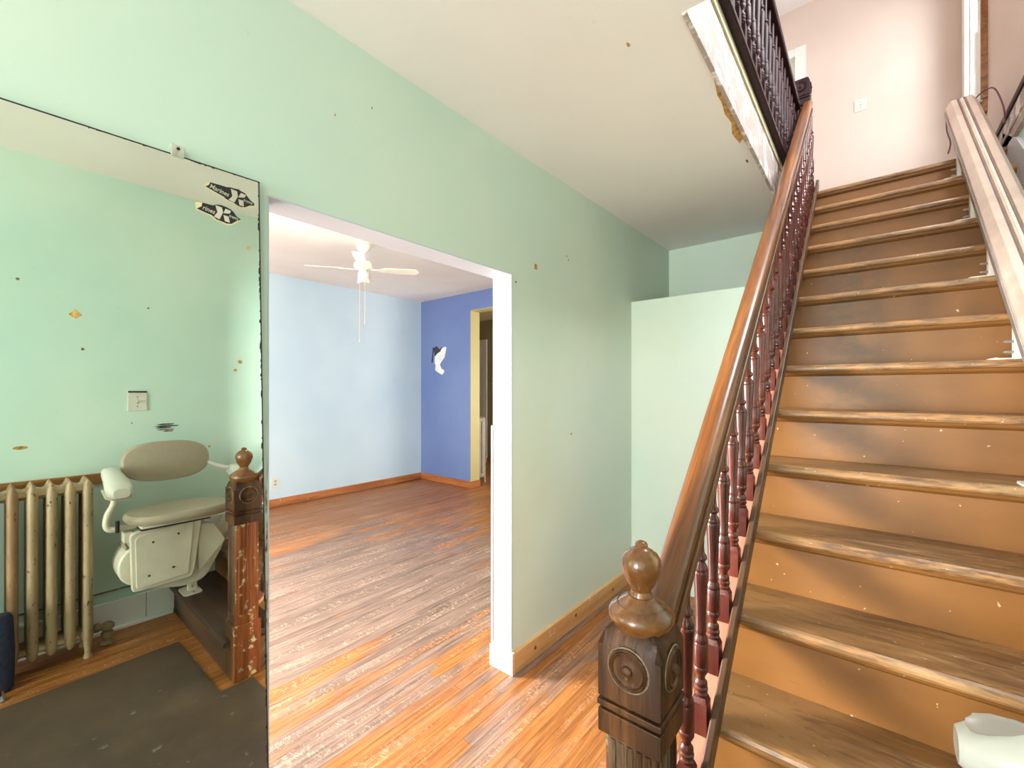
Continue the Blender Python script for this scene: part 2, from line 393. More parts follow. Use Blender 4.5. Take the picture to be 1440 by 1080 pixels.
def rad_mat(name, base, chip):
    t = NT(name); p = t.pos()
    col = t.ramp(t.noise(p, 5, 4, 0.6), [(0.3, tuple(int(c*0.88) for c in base)), (0.7, base)])
    m = t.ramp(t.noise(t.pos((1, 1, 0.45)), 55, 4, 0.65), [(0.615, 0.0), (0.65, 1.0)])
    col = t.mix(m, col, chip); return t.out(col, 0.45, m, -0.2, 0.002)
M['radiator'] = rad_mat('chipped tan radiator paint', (176, 152, 118), (70, 44, 30))
M['radrust'] = rad_mat('rusty radiator paint', (162, 128, 92), (112, 62, 36))
M['radgrey'] = rad_mat('flaking silver radiator paint', (176, 164, 150), (84, 66, 54))
M['brass'] = rad_mat('tarnished valve', (132, 114, 84), (70, 56, 40))
M['mat'] = None
t = NT('dark rubber backed mat'); p = t.pos()
c = t.ramp(t.noise(p, 2.2, 5, 0.6), [(0.3, (62, 48, 37)), (0.7, (88, 70, 52))])
c = t.mix(t.math('MULTIPLY', t.ramp(t.noise(p, 14, 4, 0.6), [(0.66, 0.0), (0.74, 1.0)]), 0.5), c, (150, 140, 130))
M['mat'] = t.out(c, 0.75, t.noise(p, 220, 2), 0.25, 0.002)
M['navy'] = plain('navy blue fabric', (36, 42, 66), 0.9, 0.15, scale=50)
M['silver'] = plain('brushed silver', (190, 190, 190), 0.25, 0.03, metal=0.9)
M['fanwhite'] = plain('white fan enamel', (226, 220, 208), 0.35, 0.02)
M['fanshade'] = plain('fan blade edge', (196, 166, 140), 0.5, 0.03)
M['patchwhite'] = plain('white filler', (232, 236, 236), 0.7, 0.02)
M['charcoal'] = plain('charcoal paint', (52, 54, 60), 0.6, 0.08)
M['railtrim'] = wood('worn oak wall rail', (92, 56, 22), (150, 100, 50), (176, 124, 70), (0,1,0), 0.45, rand=0.02)

# ------------------------------------------------------------------ SETTING: floors
YF = 5.966; ZU = 3.07; ZUC = 5.92; YH = 4.15
b = BM(); box(b, -5.6, W+0.1, -4.3, 6.85, -0.12, -0.012)
floor = struct('floor', b, M['floorfar'], 'worn oak strip floor running through the hall and the blue room')
BW = 0.057
unit = bmesh.new(); box(unit, 0, 1, 0, 1, -0.011, 0.0)
me_board = bpy.data.meshes.new('floorboard'); unit.to_mesh(me_board); unit.free(); me_board.materials.append(M['floor'])
nboard = 0
def board(x, y0, y1):
    global nboard
    o = bpy.data.objects.new('floorboard', me_board); COL.objects.link(o)
    o.location = (x + 0.0006, y0 + 0.0006, 0.0); o.scale = (BW - 0.0012, y1 - y0 - 0.0012, 1); o.parent = floor; nboard += 1
filler = BM()
def run_boards(x, ya, yb, lmin, lmax):
    y = ya
    while y < yb - 0.02:
        L = random.uniform(lmin, lmax); e = min(yb, y+L)
        if yb - e < 0.35: e = yb
        board(x, y, e); y = e
nx = int(4.5/BW)+1
for i in range(nx):                     # blue room, nearest strips single boards
    x = -(i+1)*BW
    if x < -4.5: break
    ya = 0.42 if x > -0.2 else max(0.42, 0.574/1.479*(1.479 - x) - 0.25)
    yb = 4.80
    if x > -3.0: run_boards(x, ya, min(yb, 1.83/1.479*(1.479-x)+0.15), 1.0, 2.6)
    else: box(filler, x+0.0006, x+BW-0.0006, ya, yb, -0.011, 0.0)
for i in range(int(1.07/BW)+1):          # hall, left of the staircase
    x = i*BW
    run_boards(x, 0.42, 3.31, 0.9, 2.3)
for i in range(8):                       # strip by the radiator seen in the mirror
    x = 1.710 + i*BW
    run_boards(x, -0.2, 0.815, 0.8, 1.4)
fo = obj('floorboard', filler, M['floorfar'], floor); fo['kind'] = 'stuff'
b = BM(); box(b, -4.5, 0, -2.7, 0.42, -0.011, -0.001); box(b, 0, 1.71, -2.7, 0.42, -0.011, -0.001); box(b, 1.083, 1.71, .42, .815, -.011, -.001)
box(b, 1.71, W, -4.2, -0.2, -0.011, -0.001); box(b, -5.5, -0.1, 4.80, 6.75, -0.011, -0.001)
o = obj('floor_strip', b, M['floorfar'], floor); o['kind'] = 'stuff'

# walls of the hall
b = BM()
box(b, -0.127, 0, -4.2, 0.574, 0, 2.86); box(b, -0.127, 0, 0.574, 1.795, 2.135, 2.86); box(b, -0.127, 0, 1.795, YH+0.1, 0, 2.86)
wall_left = struct('wall_left', b, M['green'], 'mint green hall wall with the wide doorway into the blue room')
b = BM(); box(b, 0, 1.09, YH, YH+0.1, 0, 2.86)
struct('wall_far', b, M['green'], 'mint green end wall of the hall above the low partition')
b = BM(); box(b, W, W+0.14, -1.98, 4.3, 0, 3.05); box(b, W, W+0.14, -4.2, -3.22, 0, 3.05); box(b, W, W+0.14, -3.22, -1.98, 0, 0.8); box(b, W, W+0.14, -3.22, -1.98, 2.4, 3.05)  # opening behind the camera is added to hold the side fill
wall_right = struct('wall_right', b, M['green_r'], 'mint green wall behind the stair lift, seen in the mirror')
b = BM()
box(b, -0.127, 0.25, -4.25, -4.2, 0, 2.86); box(b, 1.2, W, -4.25, -4.2, 0, 2.86); box(b, 0.25, 1.2, -4.25, -4.2, 2.35, 2.86); box(b, .25, 1.2, -4.25, -4.2, 0, .55)
struct('wall_near', b, M['green'], 'hall wall with the front door opening behind the camera')
b = BM(); box(b, 0.0, 1.075, 3.306, 3.40, 0, 2.222)
wp = struct('wall_partition', b, M['green'], 'pale green low partition that stops short of the ceiling')

# hall ceiling with the stairwell opening (an old ceiling, a little out of level)
def zc(y): return 2.793 + (0.008 if y > 0 else 0) if y < 1.0 else (2.80 + (y-1.0)*0.006 if y < 1.9 else 2.8054 + (y-1.9)*0.0165)
b = BM()
def cslab(x0, x1, ys):
    for ya, yb in zip(ys[:-1], ys[1:]):
        v = [b.verts.new(p) for p in ((x0,ya,zc(ya)),(x1,ya,zc(ya)),(x1,yb,zc(yb)),(x0,yb,zc(yb)),(x0,ya,3.04),(x1,ya,3.04),(x1,yb,3.04),(x0,yb,3.04))]
        for f in ((3,2,1,0),(4,5,6,7),(0,1,5,4),(1,2,6,5),(2,3,7,6),(3,0,4,7)): b.faces.new([v[i] for i in f])
cslab(0, 0.985, [-4.2, 1.0, 1.517, 1.9, YH]); cslab(0.985, W, [-4.2, 1.0, 1.517])
bmesh.ops.remove_doubles(b, verts=b.verts, dist=1e-5)
ceiling = struct('ceiling', b, M['ceil'], 'cream hall ceiling with the stairwell opening')
b = BM(); box(b, -0.3, 0.975, -4.2, YF, 3.04, ZU); box(b, 0.975, W, -4.2, 1.50, 3.04, ZU); box(b, 0.975, W, 4.17, YF, 2.9, ZU-0.002); box(b, -0.3, 0.975, 4.2, YF, 2.9, 3.04)
struct('floor_upper', b, M['landing'], 'brown floor of the landing at the top of the stairs')
# peeled patch along the fascia
Cp = [(0.9824,1.8968),(0.9801,2.0082),(0.9775,2.1578),(0.9774,2.2698),(0.983,2.3968),(0.9845,2.5384),(0.9845,2.7547),(0.9754,2.7415),(0.977,2.6735),(0.9713,2.4866),(0.9497,2.5301),(0.9396,2.4099),(0.9607,2.3008),(0.9533,2.2069),(0.9647,2.1076),(0.9625,2.0423),(0.9752,1.9576)]
b = BM()
A = [b.verts.new((x, y, zc(y)-0.0025)) for x, y in Cp]; B = [b.verts.new((x, y, zc(y)+0.003)) for x, y in Cp]
b.faces.new(A[::-1]); b.faces.new(B)
for i in range(len(A)): b.faces.new((A[i], A[(i+1) % len(A)], B[(i+1) % len(A)], B[i]))
o = obj('peeled_patch', b, M['tan_plaster'], ceiling); o['label'] = 'tan bare plaster where the paint has peeled'
def flake(name, x, y, sx, sy, mat, par):
    b = BM(); pts = [(x+sx*math.cos(a)*random.uniform(.7,1.1), y+sy*math.sin(a)*random.uniform(.7,1.1)) for a in [k*math.pi/4 for k in range(8)]]
    prism(b, pts, 'z', zc(y)-0.003, zc(y)+0.002); return obj(name, b, mat, par)
flake('nail_hole', 0.939, 2.76, 0.006, 0.02, M['knot'], ceiling); flake('glue_spot', 0.782, 1.527, 0.006, 0.012, M['gum'], ceiling)

# upper hall
b = BM(); box(b, -0.3, W, YF, YF+0.1, ZU, 5.40+0.56)
wu = struct('wall_upper_far', b, M['beige'], 'pinkish beige wall at the top of the stairs')
b = BM(); box(b, W, W+0.14, -4.2, 1.83, 3.05, 5.95); box(b, W, W+0.14, 3.17, 5.0, 3.05, 5.95); box(b, W, W+0.14, 1.83, 3.17, 3.05, 3.68); box(b, W, W+0.14, 1.83, 3.17, 5.32, 5.95); box(b, W, W+0.14, 5.62, YF, 3.05, 5.95); box(b, W, W+0.14, 5.0, 5.62, 3.05, 3.80); box(b, W, W+0.14, 5.0, 5.62, 5.55, 5.95)
box(b, W, W+.14, 4.3, YF, 0, 3.05)
struct('wall_upper_right', b, M['beige'], 'pinkish beige wall beside the stairwell with the tall window')
b = BM(); box(b, -0.4, -0.3, -4.2, YF, ZU, 5.95)
struct('wall_upper_left', b, M['beige'], 'pinkish beige left wall of the upper hall')
b = BM(); box(b, -0.3, 0.1, -4.25, -4.2, 2.86, 5.95); box(b, 1.7, W, -4.25, -4.2, 2.86, 5.95); box(b, 0.1, 1.7, -4.25, -4.2, 2.86, 3.75); box(b, 0.1, 1.7, -4.25, -4.2, 5.45, 5.95)
struct('wall_upper_near', b, M['beige'], 'upper hall wall with an added light opening behind the camera')
b = BM(); box(b, -0.4, W+0.14, -4.25, YF+0.1, ZUC, ZUC+0.08)
struct('ceiling_upper', b, M['roomceil'], 'white ceiling of the upper hall')

# blue room and the olive room beyond
b = BM(); box(b, -4.6, -4.5, -2.7, -1.8, 0, 3.06); box(b, -4.6, -4.5, -1.8, -0.4, 0, 0.85); box(b, -4.6, -4.5, -1.8, -0.4, 2.35, 3.06); box(b, -4.6, -4.5, -0.4, 4.9, 0, 3.06)
wall_west = struct('wall_west', b, M['lightblue'], 'light blue long wall of the room through the doorway')
b = BM(); box(b, -4.5, -3.3, 4.80, 4.99, 0, 3.06); box(b, -3.3, -2.2, 4.80, 4.99, 2.75, 3.06); box(b, -2.2, -0.127, 4.80, 4.99, 0, 3.06)
wall_north = struct('wall_north', b, M['darkblue'], 'deep blue end wall with a narrow opening at its right')
b = BM(); box(b, -4.6, -3.9, -2.75, -2.7, 0, 3.06); box(b, -1.1, -0.127, -2.75, -2.7, 0, 3.06); box(b, -3.9, -1.1, -2.75, -2.7, 2.5, 3.06); box(b, -3.9, -1.1, -2.75, -2.7, 0, 0.6)
struct('wall_south', b, M['lightblue'], 'light blue front wall of the room with its wide window')
b = BM(); box(b, -4.6, -0.06, -2.75, 4.99, 3.03, 3.12)
struct('ceiling_room', b, M['roomceil'], 'white ceiling of the blue room with the fan')
b = BM(); box(b, -5.6, -0.5, 6.72, 6.82, 0, 3.03); box(b, -5.6, -5.5, 4.9, 6.8, 0, 3.03); box(b, -0.6, -0.5, 4.9, 6.8, 0, 3.03); box(b, -5.5, -4.5, 4.8, 4.99, 0, 3.03)
struct('wall_olive', b, M['olive'], 'dark olive wall of the back room beyond the blue wall')
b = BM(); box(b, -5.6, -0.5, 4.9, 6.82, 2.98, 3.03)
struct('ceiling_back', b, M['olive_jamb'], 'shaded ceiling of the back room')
b = BM(); box(b, -3.302, -3.296, 4.797, 4.993, 0, 2.75); box(b, -3.3, -2.2, 4.797, 4.993, 2.744, 2.752)
struct('trim_1', b, M['olive_jamb'], 'straw coloured jamb of the opening in the deep blue wall')
b = BM(); box(b, -0.129, 0.002, 1.789, 1.796, 0, 2.135); box(b, -0.129, 0.0005, 0.574, 1.796, 2.131, 2.137); box(b, -0.129, -0.002, 0.573, 0.580, 0, 2.135)
jamb = struct('trim_2', b, M['jamb'], 'bluish white lining of the wide doorway')
b = BM(); prism(b, [(-0.095+0.052*math.cos(k*math.pi/8)*random.uniform(.85,1.1)+.03, 1.93+0.13*math.sin(k*math.pi/8)*random.uniform(.9,1.1)) for k in range(16)], 'y', 1.7885, 1.790)
o = obj('filler_patch', b, M['patchwhite'], jamb); o['label'] = 'smear of white filler'
boxo('edge_strip', -0.134, -0.126, 1.780, 1.790, 0.13, 1.32, M['jamb'], jamb)
# baseboards
b = BM(); box(b, -0.002, 0.020, 1.797, 3.306, 0, 0.113)
bl = struct('baseboard_left', b, M['pine'], 'raw pine baseboard with knots along the green wall', bevel=0.002)
for y, z in ((1.98, 0.062), (2.42, 0.07), (2.94, 0.05)):
    b = BM(); lathe(b, [(0.013, 0.019), (0.011, 0.0212)], (0, y, z), 12, 'x'); obj('knot', b, M['knot'], bl)
boxo('end_block', -0.142, 0.021, 1.776, 1.798, 0, 0.118, M['pine_end'], bl, bevel=0.002)
b = BM(); box(b, -4.5, -4.48, 0, 4.80, 0, 0.10)
struct('baseboard_west', b, M['roombase'], 'orange stained baseboard under the light blue wall', bevel=0.003)
b = BM(); box(b, -4.48, -3.297, 4.78, 4.80, 0, 0.10); box(b, -3.305, -3.28, 4.78, 5.0, 0, 0.10)
struct('baseboard_north', b, M['roombase'], 'orange stained baseboard under the deep blue wall', bevel=0.003)
b = BM(); box(b, -5.5, -0.6, 6.70, 6.72, 0, 0.10)
struct('baseboard_back', b, M['roombase'], 'brown baseboard in the olive back room')

# ------------------------------------------------------------------ details of the walls
Wp = [(-3.9611,2.2022),(-3.8968,2.2251),(-3.8538,2.2117),(-3.8808,2.1059),(-3.8968,2.0529),(-3.9854,1.9758),(-4.0131,1.9389),(-3.9773,1.8725),(-3.9048,1.8379),(-3.9128,1.8004),(-3.9611,1.7691),(-4.0837,1.8211),(-4.1301,1.8554),(-4.1168,1.9208),(-4.1418,1.9767),(-4.1335,2.0753),(-4.0672,2.1267),(-4.0017,2.1503)]
Dp = [(-4.1921,2.2273),(-4.1418,2.2242),(-4.1085,2.2517),(-4.0507,2.2185),(-4.0229,2.1874),(-3.9692,2.2243),(-3.9611,2.2022),(-4.0017,2.1503),(-4.0672,2.1267),(-4.1368,2.0809),(-4.1585,2.1756),(-4.172,2.1654),(-4.1921,1.9787),(-4.2259,1.9801),(-4.2006,2.1228)]
for pts, m, l in ((Wp, 'patchwhite', 'white bare patch in the blue paint'), (Dp, 'charcoal', 'charcoal remnant beside the white patch')):
    b = BM(); prism(b, pts, 'y', 4.795, 4.803); o = obj('wall_patch', b, M[m], wall_north); o['label'] = l
for y, z, a, m in ((2.012, 2.222, .014, 'gum'), (2.34, 2.36, .004, 'knot'), (2.36, 2.34, .004, 'knot'), (2.395, 1.235, .007, 'gum'), (1.83, 2.10, .005, 'knot'), (0.95, 2.6, .003, 'gum'), (.8, 2.5, .003, 'gum')):
    b = BM(); prism(b, [(y-a, z-a*1.1), (y+a, z-a), (y+a*.9, z+a), (y-a*.9, z+a*1.1)], 'x', -0.002, 0.0012); obj('paint_chip', b, M[m], wall_left)
# marks on the right wall (seen in the mirror)
for k, (dy, dz, ln) in enumerate(((0, 0, .05), (.006, -.012, .07), (-.01, -.022, .045), (.0, -.035, .05), (.015, -.046, .03))):
    y, z = 0.77+dy, 1.262+dz
    b = BM(); prism(b, [(y-ln, z), (y-ln*.3, z+.006), (y+ln, z+.004), (y+ln*.8, z-.003), (y-ln*.6, z-.004)], 'x', W-0.0012, W+0.002)
    obj('scuff', b, M['charcoal' if k < 3 else 'groove'], wall_right)
for y, z, a, m in ((1.02, 1.09, .008, 'gum'), (0.13, 1.17, .03, 'gum'), (.52, .62, .010, 'groove'), (.6, 1.28, .004, 'charcoal'), (.376, 1.733, .008, 'knot'), (.68, 2.02, .006, 'groove'), (.12, 2.10, .008, 'groove')):
    b = BM(); prism(b, [(y+a*math.cos(k*math.pi/4), z+(a*.35 if a == .03 else a)*math.sin(k*math.pi/4)) for k in range(8)], 'x', W-0.0012, W+0.002); obj('paint_chip', b, M[m], wall_right)
def plate_switch(name, label, c, axis, mat=M['whiteplastic'], w_=0.07, h=0.115, toggle=True, dark_top=False):
    """wall plate: axis '-x' (on right wall), '-y' (on far wall), '+x' (on west wall)"""
    x, y, z = c; th = thing(name, label, 'light switch' if toggle else 'outlet', c)
    def bx(nm, u0, u1, z0, z1, d0, d1, m, par=th, bv=0.0015):
        b = BM()
        if axis == '-x': box(b, x-d1, x-d0, y+u0, y+u1, z+z0, z+z1)
        elif axis == '+x': box(b, x+d0, x+d1, y+u0, y+u1, z+z0, z+z1)
        else: box(b, x+u0, x+u1, y-d1, y-d0, z+z0, z+z1)
        return obj(nm, b, m, par, bevel=bv)
    bx('plate', -w_/2, w_/2, -h/2, h/2, 0, 0.007, mat)
    if toggle:
        bx('toggle_slot', -.006, .006, -.013, .013, 0.006, 0.0075, M['ivorydark'], bv=0)
        bx('toggle', -.004, .004, -.002, .010, 0.007, 0.017, mat)
        for s in (-.03, .03): bx('screw', -.003, .003, s-.003, s+.003, .006, .008, M['screw'], bv=0)
        if dark_top: bx('gap', -w_/2+.002, w_/2-.002, h/2, h/2+.012, 0, .004, M['charcoal'], bv=0)
    else:
        for s in (-.022, .022):
            r = bx('receptacle', -.016, .016, s-.014, s+.014, .006, .009, M['ivorydark'])
            for u in (-.006, .006): bx('slot', u-.0015, u+.0015, s-.004, s+.006, .0085, .0095, M['blackplastic'], r, 0)
    return th
plate_switch('light_switch', 'white toggle switch plate on the green wall above the stair lift', (W, 0.627, 1.415), '-x', w_=.095, dark_top=True)
plate_switch('light_switch', 'white switch plate high on the beige wall above the stairs', (1.40, YF, 4.565), '-y', w_=.105, h=.13)
plate_switch('outlet', 'white duplex outlet low on the light blue wall', (-4.5, 2.416, 0.31), '+x', toggle=False, h=.13, w_=.085)

# white trim of the right wall
b = BM(); box(b, W-0.022, W, -4.2, 0.83, 0.022, 0.185); box(b, W-0.034, W, -4.2, 0.81, 0, 0.022)
br = struct('baseboard_right', b, M['whitebase'], 'chipped white baseboard below the stair lift', bevel=0.003)
boxo('seam', W-0.0228, W-0.0215, 0.668, 0.671, 0.025, 0.185, M['groove'], br)
boxo('cap_strip', W-0.012, W, -4.2, 0.80, 0.245, 0.251, M['groove'], br)
b = BM(); box(b, W-0.022, W, -1.2, 0.47, 0.925, 0.985)
struct('trim_3', b, M['railtrim'], 'worn wooden rail on the wall behind the radiator', bevel=0.004)
# baseboard of the upper floor running along the stairwell wall
b = BM(); box(b, W-0.02, W, 0.5, 4.9, 3.06, 3.235)
tr = struct('trim_4', b, M['palewood'], 'pale base moulding with dark cap high on the stairwell wall', bevel=0.002)
boxo('cap', W-0.030, W, 0.5, 4.9, 3.235, 3.275, M['blackwood'], tr, bevel=0.004)
boxo('bead', W-0.026, W, 0.5, 4.9, 3.12, 3.145, M['palewood'], tr, bevel=0.004)

# fascia of the stairwell edge
b = BM(); box(b, 0.982, 1.000, 1.517, 4.14, 2.795, 3.030)
fa = struct('trim_5', b, M['palewood'], 'whitewashed fascia board along the stairwell edge', bevel=0.002)
boxo('gap', 0.984, 0.998, 1.50, 4.14, 3.030, 3.036, M['blackplastic'], fa)
boxo('cream_strip', 0.980, 1.008, 1.48, 4.14, 3.036, 3.082, M['cream'], fa, bevel=0.003)
boxo('nosing', 0.970, 1.045, 1.45, 4.12, 3.082, 3.108, M['blackwood'], fa, bevel=0.006)

# upper window on the right wall, by the far corner
b = BM()
box(b, W-0.035, W, 4.86, 5.0, 3.77, 5.68); box(b, W-0.035, W, 5.62, 5.76, 3.77, 5.68); box(b, W-0.035, W, 5.0, 5.62, 5.55, 5.68)
box(b, W, W+0.14, 5.0, 5.02, 3.80, 5.55); box(b, W, W+0.14, 5.60, 5.62, 3.80, 5.55); box(b, W, W+0.14, 5.02, 5.60, 5.53, 5.55)
wn = struct('window_1', b, M['white'], 'tall white framed stair window beside the far corner', bevel=0.003)
boxo('sill', W-0.05, W+0.14, 4.90, 5.78, 3.745, 3.80, M['white'], wn, bevel=0.004)
boxo('apron', W-0.022, W, 4.86, 5.76, 3.64, 3.745, M['railtrim'], wn, bevel=0.002)
boxo('casing_edge', W-0.038, W, 4.845, 4.862, 3.745, 5.68, M['railtrim'], wn)
for z0, z1, dx in ((3.80, 4.70, .04), (4.66, 5.53, .08)):
    s = BM(); box(s, W+dx, W+dx+.03, 5.02, 5.065, z0, z1); box(s, W+dx, W+dx+.03, 5.555, 5.60, z0, z1); box(s, W+dx, W+dx+.03, 5.065, 5.555, z0, z0+.045); box(s, W+dx, W+dx+.03, 5.065, 5.555, z1-.045, z1)
    so = obj('sash', s, M['white'], wn)
    boxo('pane', W+dx+.012, W+dx+.016, 5.065, 5.555, z0+.045, z1-.045, M['glass'], so)
# door in the upper far wall
b = BM(); box(b, 0.81, 0.915, YF-0.025, YF, ZU, 5.45); box(b, 0.02, 0.125, YF-0.025, YF, ZU, 5.45); box(b, 0.125, 0.81, YF-0.025, YF, 5.36, 5.45)
d1 = struct('door_1', b, M['white'], 'white door casing high on the beige wall at the landing', bevel=0.003)
boxo('door_panel', 0.125, 0.81, YF-0.008, YF, ZU, 5.36, M['whiteplastic'], d1)
# door casing in the olive room
b = BM(); box(b, -4.85, -4.72, 6.695, 6.72, 0, 2.58); box(b, -5.5, -4.85, 6.695, 6.72, 2.46, 2.58)
d2 = struct('door_2', b, M['beige'], 'grey white door casing in the olive back room', bevel=0.003)
boxo('door_panel', -5.5, -4.86, 6.71, 6.72, 0, 2.46, M['white'], d2)

# ------------------------------------------------------------------ STAIRCASE
st = thing('staircase', 'steep wooden staircase with worn brown treads and ochre risers', 'staircase', (1.6, 0.8, 0))
XS0, XS1 = 1.097, W-0.02
tb = BM()
D = RUN + 0.034; th_ = 0.032
prof = [(0.012, 0.0), (0.004, -0.004), (0.0, -0.012), (0.0, -0.022), (0.004, -0.029), (0.012, -th_), (D, -th_), (D, 0.0)]
prism(tb, prof, 'x', 0.0, XS1-XS0)
bmesh.ops.recalc_face_normals(tb, faces=tb.faces)
me_tread = bpy.data.meshes.new('tread'); tb.to_mesh(me_tread); tb.free(); me_tread.materials.append(M['tread'])
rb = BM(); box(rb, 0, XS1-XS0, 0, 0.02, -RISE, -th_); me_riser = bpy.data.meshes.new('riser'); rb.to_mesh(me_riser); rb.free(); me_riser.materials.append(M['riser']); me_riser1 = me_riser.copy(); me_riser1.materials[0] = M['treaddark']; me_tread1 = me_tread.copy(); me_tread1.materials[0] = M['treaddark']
cb = BM(); prism(cb, [(0.012, -th_), (0.016, -th_-.010), (0.026, -th_-.018), (0.032, -th_-.020), (0.036, -th_)], 'x', 0, XS1-XS0)
bmesh.ops.recalc_face_normals(cb, faces=cb.faces)
me_cove = bpy.data.meshes.new('cove'); cb.to_mesh(me_cove); cb.free(); me_cove.materials.append(M['riser'])
for k in range(1, 16):
    y, z = Y1 + (k-1)*RUN, RISE*k
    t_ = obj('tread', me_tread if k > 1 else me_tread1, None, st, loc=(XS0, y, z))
    if k == 1: t_['label'] = 'dark brown bottom tread'
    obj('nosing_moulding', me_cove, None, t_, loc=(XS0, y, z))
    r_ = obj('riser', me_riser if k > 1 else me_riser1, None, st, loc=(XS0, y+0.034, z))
    if k == 1: r_['label'] = 'dark brown bottom riser'
# stringers, spandrel panel under the flight
def slope_poly(y0, y1, h0, h1): return [(y0, zn(y0)+h0), (y1, zn(y1)+h0), (y1, zn(y1)+h1), (y0, zn(y0)+h1)]
b = BM(); prism(b, slope_poly(0.93, 4.15, -0.002, 0.068), 'x', 1.152, 1.171); obj('shoe_rail_lip', b, M['stringer'], st, bevel=0.004)
saw = [(Y1+.036, 0.0)]
for k in range(1, 15): saw += [(Y1+(k-1)*RUN+.036, RISE*k-.033), (Y1+k*RUN+.036, RISE*k-.033)]
saw += [(4.15, RISE*14-.033), (4.15, zn(4.15)-.52), (1.36, 0.0)]
b = BM(); prism(b, saw, 'x', 1.080, 1.096); obj('cut_stringer', b, M['stringer'], st)
b = BM(); prism(b, slope_poly(0.93, 4.15, -0.001, 0.018), 'x', 1.088, 1.152); obj('shoe_rail', b, M['fillet'], st)
b = BM(); prism(b, [(1.36, 0.0), (4.15, 0.0), (4.15, zn(4.15)-.53)], 'x', 1.082, 1.094); obj('spandrel', b, M['stringer'], st)
b = BM(); prism(b, [(0.83, 0.0), (0.83, 0.22), (0.80+.06, zn(0.80)+.245), (3.9, zn(3.9)+.13), (4.25, ZU+.13), (4.25, ZU-.3), (1.2, 0)], 'x', W-0.02, W); obj('wall_stringer', b, M['whitebase'], st)
# balusters
bs = 0.020
def baluster_mesh(name, mat, top=0.60, sc=1.0):
    b = BM(); z = lambda h: h*sc
    # square foot with chamfered top
    box(b, -bs, bs, -bs, bs, z(-0.004), z(0.085))
    loft(b, [[(-bs,-bs,z(.085)), (bs,-bs,z(.085)), (bs,bs,z(.085)), (-bs,bs,z(.085))], [(-bs*.75,-bs*.75,z(.099)), (bs*.75,-bs*.75,z(.099)), (bs*.75,bs*.75,z(.099)), (-bs*.75,bs*.75,z(.099))]])
    pr = [(.013,.095),(.0175,.100),(.0180,.106),(.0145,.110),(.0180,.114),(.0185,.121),(.0150,.125),(.0172,.129),(.0165,.137),(.0112,.144),(.0118,.152),(.0160,.160),(.0188,.166),(.0190,.176),(.0175,.178),(.0190,.181),(.0188,.238),(.0175,.241),(.0190,.244),(.0175,.254),(.0140,.262),(.0132,.268),(.0148,.272),(.0134,.277),(.0145,.33),(.0172,.39),(.0192,.425),(.0194,.433),(.0180,.435),(.0192,.438),(.0165,.447),(.0115,.456),(.0108,.461),(.0165,.468),(.0160,.475),(.0105,.482),(.0090,.50),(.0098,.54),(.0105,top)]
    lathe(b, [(r, z(h)) for r, h in pr], seg=12)
    bmesh.ops.recalc_face_normals(b, faces=b.faces)
    me = bpy.data.meshes.new(name); b.to_mesh(me); b.free(); me.materials.append(mat)
    for p in me.polygons: p.use_smooth = True
    me.set_sharp_from_angle(angle=R(40)); return me
me_bal = baluster_mesh('baluster', M['baluster'])
sr = thing('stair_railing', 'sloping oak handrail on turned red brown balusters beside the stairs', 'railing', (1.12, 0.95, 0))
SP = RUN/2; XB = 1.125
fb = BM(); prism(fb, [(bs, SL*bs), (SP-bs, SL*(SP-bs)), (SP-bs, SL*(SP-bs)+.011), (bs, SL*bs+.011)], 'x', -.026, .026)
bmesh.ops.recalc_face_normals(fb, faces=fb.faces)
me_fil = bpy.data.meshes.new('fillet'); fb.to_mesh(me_fil); fb.free(); me_fil.materials.append(M['fillet'])
y = 0.997; n = 0
while y < 4.12:
    obj('baluster', me_bal, None, sr, loc=(XB, y, zn(y)))
    if y < 4.0: obj('fillet', me_fil, None, sr, loc=(XB-.001, y, zn(y)))
    y += SP; n += 1
# handrail: rounded oak top, dark groove, lower moulding
def rail_prism(name, pts, mat, par, y0=0.945, y1=4.16, dx=-0.022, smooth=True):
    b = BM(); A = [b.verts.new((p[0], y0, zn(y0)+p[1])) for p in pts]; B = [b.verts.new((p[0]+dx, y1, zn(y1)+p[1]+.012)) for p in pts]
    m = len(pts); b.faces.new(A[::-1]); b.faces.new(B)
    for i in range(m): b.faces.new((A[i], A[(i+1) % m], B[(i+1) % m], B[i]))
    return obj(name, b, mat, par, smooth=smooth)
cx = 1.118
top = [(cx+0.034*math.copysign(abs(math.cos(a))**.75, math.cos(a)), 0.668+0.032*math.sin(a)) for a in [math.pi*k/12 for k in range(13)]]
rail_prism('handrail', top + [(cx-.033, .656), (cx-.028, .648), (cx+.028, .648), (cx+.033, .656)], M['railwood'], sr)
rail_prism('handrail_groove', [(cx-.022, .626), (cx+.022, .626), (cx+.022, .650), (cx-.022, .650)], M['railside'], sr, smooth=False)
rail_prism('handrail_moulding', rounded([(cx-.030, .572), (cx+.030, .572), (cx+.034, .600), (cx+.036, .628), (cx-.036, .628), (cx-.034, .600)], .006), M['railside'], sr)

